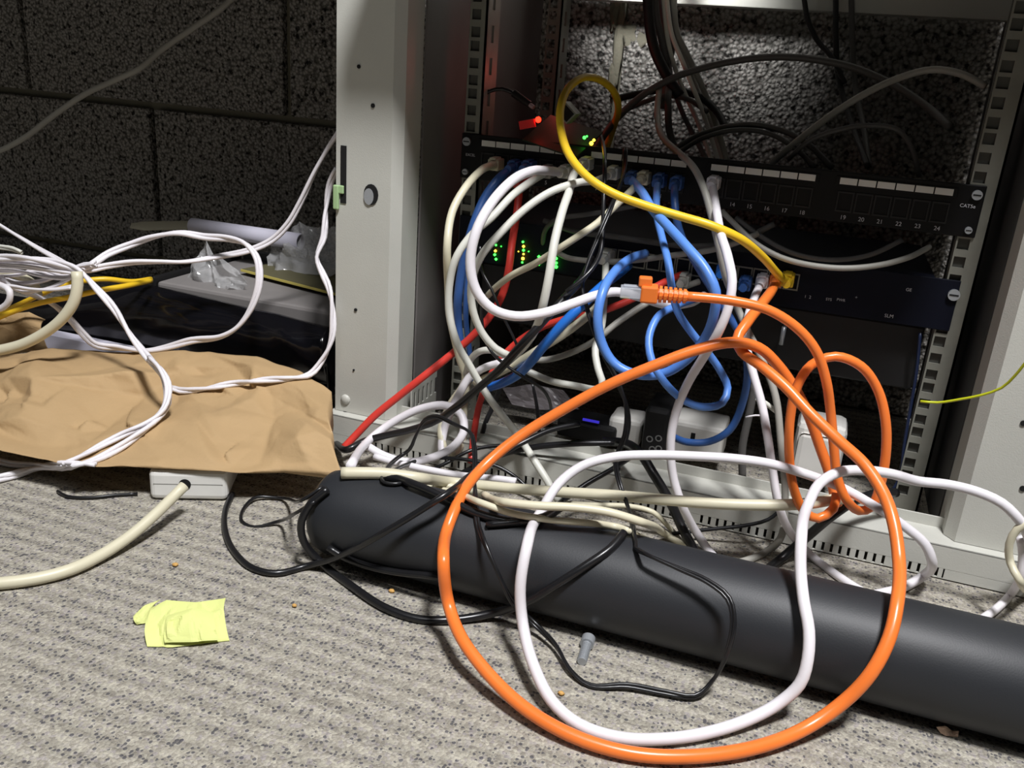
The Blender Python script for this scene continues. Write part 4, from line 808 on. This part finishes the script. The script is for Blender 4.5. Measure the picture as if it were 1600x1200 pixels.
# --- white and cream cables along the base rail and pipe
c = CB('long thick cream cable level along the base rail, bag to orange loop', 'cream', 17, [(534, 739, .66), (560, 739, .665), (600, 740, .67), (660, 748, .675), (730, 756, .675), (800, 763, .675), (880, 769, .675), (960, 774, .675), (1040, 781, .68), (1120, 787, .68), (1200, 789, .69), (1260, 787, .70), (1300, 781, .71), (1330, 777, .72)], 'power lead', 'power_lead')
c = CB('huge white cable loop standing over the pipe inside the orange loop', 'white', 16.5, [(1640, 900, 'f'), (1612, 850, .72), (1592, 812, .70), (1565, 786, .70), (1525, 768, .70), (1480, 757, .70), (1435, 752, .695), (1395, 741, .68), (1350, 735, .665), (1310, 738, .65), (1280, 756, .64), (1262, 790, .625), (1252, 840, -.03), (1251, 890, -.012), (1256, 940, -.008), (1264, 985, -.010), (1262, 1030, -.014), (1250, 1068, -.016), (1215, 1100, -.010), (1165, 1126, -.004), (1100, 1146, -.002), (1030, 1155, -.002), (965, 1152, -.002), (905, 1132, -.003), (862, 1095, -.006), (834, 1040, -.016), (817, 975, -.03), (813, 915, -.03), (824, 850, -.035), (845, 800, .60), (872, 757, .62), (910, 728, .635), (960, 714, .645), (1020, 711, .655), (1090, 713, .665), (1150, 717, .67), (1205, 725, .68), (1260, 741, .69), (1315, 762, .70), (1365, 790, .70), (1410, 820, .70), (1445, 850, .70), (1456, 876, .70), (1442, 900, 'f'), (1410, 918, 'f'), (1372, 928, 'f'), (1340, 934, 'f')])
c = CB('cream cable curling at the right edge before the right post', 'cream', 12, [(1640, 800, .70), (1612, 815, .70), (1590, 826, .70), (1577, 850, .70), (1579, 880, .70), (1592, 905, .69), (1615, 930, 'f'), (1650, 950, 'f')])
c = CB('white cable ending on the carpet at the right edge behind the pipe', 'white', 13, [(1594, 838, .72), (1598, 866, .72), (1594, 900, .72), (1578, 930, 'f'), (1556, 952, 'f'), (1530, 970, 'f')])
c = CB('white cable arch over the left end of the base rail', 'white', 13, [(548, 728, .70), (562, 704, .71), (588, 678, .73), (622, 655, .74), (660, 638, .745), (698, 634, .745), (722, 650, .74), (724, 676, .735), (706, 700, .725), (676, 715, .72), (640, 722, .71), (600, 712, .71), (572, 696, .71)])
c = CB('white cable hanging from the crossing into the small loop on the base rail', 'white', 13, [(748, 578, .765), (733, 590, .76), (718, 615, .755), (703, 645, .75), (693, 675, .745), (690, 700, .735), (694, 716, .73)])
c = CB('white bent cable end at the crossing by the left rail', 'white', 12, [(788, 566, .74), (770, 570, .742), (752, 577, .745), (741, 586, .75)])
c = CB('cream cable hanging from the crossing beside the red one', 'cream', 12, [(735, 585, .79), (726, 620, .785), (724, 655, .775), (722, 690, .76), (706, 715, .735)])
c = CB('lower white cable tail lying on the base rail beside the paper bag', 'white', 11, [(585, 713, .70), (615, 722, .70), (650, 730, .70), (690, 738, .70), (730, 744, .70), (775, 748, .70), (806, 752, .70)])
c = CB('cream cable passing under the long cream one onto the carpet at centre', 'cream', 12, [(640, 746, .66), (690, 757, .66), (740, 768, .67), (790, 785, -.02), (840, 790, -.02), (900, 793, -.02), (950, 800, -.018), (1000, 815, -.012), (1045, 838, 'f'), (1085, 864, 'f'), (1110, 882, 'f')])
c = CB('second cream cable close under the long cream one', 'cream', 10, [(650, 758, .65), (700, 767, .655), (750, 785, -.012), (800, 802, -.008), (860, 812, -.006), (930, 818, -.004), (1000, 838, 'f'), (1060, 866, 'f')])
c = CB('rough cream cord crumpled behind the pipe under the centre of the rail', 'cream', 8, [(875, 786, .70), (930, 789, .705), (985, 791, .71), (1020, 800, .71), (1040, 818, .715), (1058, 838, 'f'), (1075, 862, 'f')])
# --- left side cords and cables
TW = dict(cat='cord', name='twin_cord', twin=True, over=BV)
c = CB('grey cord hanging diagonally across the dark wall at top left', 'greycab', 9, [(-20, 240, .98), (0, 235, .98), (40, 214, .98), (90, 176, .985), (135, 146, .99), (180, 125, 1.0), (220, 106, 1.0), (250, 80, 1.01), (300, 45, 1.02), (345, 14, 1.03), (375, -14, 1.04)], 'cord', 'cord')
c = CB('white twin cord running from the tangle level and then up to the post', 'white', 11, [(-20, 409, .70), (40, 411, .70), (100, 420, .70), (140, 421, .71), (165, 416, .72), (205, 410, .735), (245, 409, .75), (290, 409, .77), (340, 401, .79), (390, 391, .80), (425, 375, .81), (450, 350, .815), (470, 315, .82), (492, 268, .825), (512, 232, .83), (530, 205, .83)], twist=5, **TW)
c = CB('white twin cord dropping along the post and running left over the bag', 'white', 11, [(526, 262, .80), (515, 290, .80), (509, 330, .79), (506, 370, .78), (495, 402, .775), (503, 425, .77), (514, 450, .765), (520, 490, .76), (518, 530, .755), (502, 565, .75), (484, 585, .745), (455, 591, .74), (410, 594, .735), (360, 600, .73), (315, 608, .72), (282, 610, .715), (262, 604, .71)], twist=20, **TW)
c = CB('white twin cord looping over the black sack and back above the kraft bag', 'white', 12, [(122, 424, .70), (145, 412, .71), (170, 396, .73), (205, 382, .75), (240, 370, .76), (280, 364, .77), (320, 370, .78), (358, 373, .78), (385, 382, .775), (402, 405, .77), (405, 440, .765), (394, 478, .76), (372, 510, .755), (345, 526, .75), (300, 532, .745), (255, 544, .74), (225, 548, .735), (185, 543, .73), (148, 538, .725), (130, 522, .72), (105, 494, .715), (80, 474, .71), (45, 458, .70), (0, 440, .695), (-20, 436, .69)], twist=9, **TW)
c = CB('white twin cord falling from the tangle over the kraft bag to the lower left edge', 'white', 13, [(-20, 402, .68), (50, 404, .68), (95, 412, .685), (125, 424, .685), (150, 450, .685), (178, 482, .68), (205, 525, .675), (228, 555, .665), (245, 575, .655), (259, 600, .645), (261, 630, .635), (245, 655, .625), (215, 680, .615), (185, 700, .605), (150, 718, .595), (110, 738, .58), (78, 752, .57), (45, 772, .555), (20, 790, .54), (-20, 820, .52)], twist=13, **TW)
c = CB('white twin cord twisted around the falling one over the kraft bag', 'white', 12, [(232, 560, .66), (252, 578, .648), (263, 605, .638), (256, 638, .625), (228, 662, .618), (190, 680, .612), (160, 695, .60), (128, 712, .59), (95, 730, .578), (62, 748, .565), (30, 776, .545), (0, 805, .53), (-20, 825, .52)], twist=13, phase=1.4, **TW)
c = CB('short white twin cord crossing in at the lower left edge', 'white', 11, [(-20, 735, .56), (0, 742, .56), (20, 757, .56), (45, 763, .565), (80, 758, .575), (118, 746, .588), (150, 730, .595)], twist=12, **TW)
c = CB('white flat cord coming down from the left edge to the tangle', 'white', 9, [(-20, 340, .76), (0, 352, .76), (30, 370, .755), (60, 388, .75), (95, 408, .74), (120, 424, .73)], twist=4, **TW)
c = CB('short pale flat cord end at the left edge above the tangle', 'offwhite', 9, [(-20, 382, .74), (0, 386, .74), (20, 389, .74), (34, 395, .74)], twist=3, **TW)
for i, (pts, lab) in enumerate([
    ([(-20, 414), (40, 417), (90, 424), (122, 428)], 'second white cord from the top of the level tangle'),
    ([(-20, 422), (30, 424), (70, 432), (105, 434), (125, 428)], 'middle white cord of the level tangle'),
    ([(-20, 432), (25, 430), (60, 422), (95, 432), (120, 432)], 'wavy white cord in the middle of the tangle'),
    ([(5, 434), (30, 442), (60, 440), (90, 430), (115, 420), (140, 412), (150, 417)], 'white cord tied across the neck of the tangle'),
    ([(-20, 446), (20, 448), (50, 452), (85, 452), (115, 448)], 'lowest white cord of the tangle'),
    ([(2, 432), (18, 448), (35, 456), (60, 454), (90, 445), (112, 432)], 'curved white cord under the neck of the tangle'),
    ([(-20, 405), (20, 404), (60, 409), (100, 418), (135, 414), (148, 410)], 'topmost white cord of the level tangle')]):
    CB(lab, 'white', 8.5, [(a, b, .685 + 0.006 * (i % 4)) for a, b in pts], twist=7, phase=i, **TW)
c = CB('thick cream cable curving from the tangle down to the left edge over the bag', 'cream', 17, [(120, 424, .67), (121, 445, .668), (116, 470, .665), (98, 497, .66), (70, 520, .655), (35, 538, .65), (0, 547, .645), (-25, 550, .64)], 'power lead', 'power_lead')
c = CB('cream cable loop at the left edge behind the white tangle', 'cream', 13, [(-20, 432, .72), (10, 427, .72), (35, 433, .715), (55, 447, .71), (60, 462, .71)], 'cable', 'power_lead')
c = CB('white loop end at the left edge under the tangle', 'white', 10, [(-20, 485, .67), (5, 480, .67), (15, 468, .67), (15, 455, .67), (2, 446, .675), (-20, 442, .68)], 'cable', 'network_cable')
c = CB('thick cream cable leaving the white power strip over the carpet to the left edge', 'cream', 18.5, [tuple((288, 759, .556)), (272, 775, .545), (240, 806, .52), (205, 836, .497), (160, 866, -.002), (110, 890, -.001), (60, 904, -.0), (0, 912, -.0), (-40, 914, -.0)], 'power lead', 'power_lead')
c = CB('yellow cable crossing in front of the thick cream one to the box corner', 'yellow', 8.5, [(-20, 504, .69), (20, 487, .695), (60, 474, .70), (110, 464, .71), (155, 454, .73), (200, 446, .76), (236, 438, .80)])
c = CB('upper yellow cable joining the lower one at the box corner', 'yellow', 8, [(-20, 498, .74), (25, 478, .74), (60, 462, .74), (95, 447, .74), (130, 439, .75), (165, 436, .765), (205, 440, .79), (236, 436, .82)])
c = CB('thin black lead on the carpet in the shade of the bag at left', 'black', 5, [(90, 768, -.0), (105, 776, -.0), (140, 778, -.0), (180, 774, -.0), (215, 772, -.0)], 'power lead', 'power_lead')
# knot and short dangling bits
CB('short grey connector end beside the white hanging cables', 'offwhite', 8, [(1181, 622, .76), (1196, 630, .76), (1212, 642, .765)])
CB('thin white wire scrap behind the white hanging cables', 'white', 3, [(1165, 652, .80), (1180, 649, .80), (1200, 650, .80)], 'wire', 'wire')
# stray port plugs at the switch
for (px, py, m, lab) in ((1066, 440, 'offwhite', 'off-white plug pushed in the switch behind the blue cable'), (1128, 425, 'cobalt', 'blue plug in the switch beside the port thirteen cable'), (1163, 446, 'navycab', 'dark blue plug in the switch left of the white plug'), (945, 404, 'offwhite', 'off-white plug at the left end of the switch ports')):
    o = thing('network_plug', lab, 'plug', tuple(P(px, py, .835))); plug(o, m, P(px, py, .836), IN)
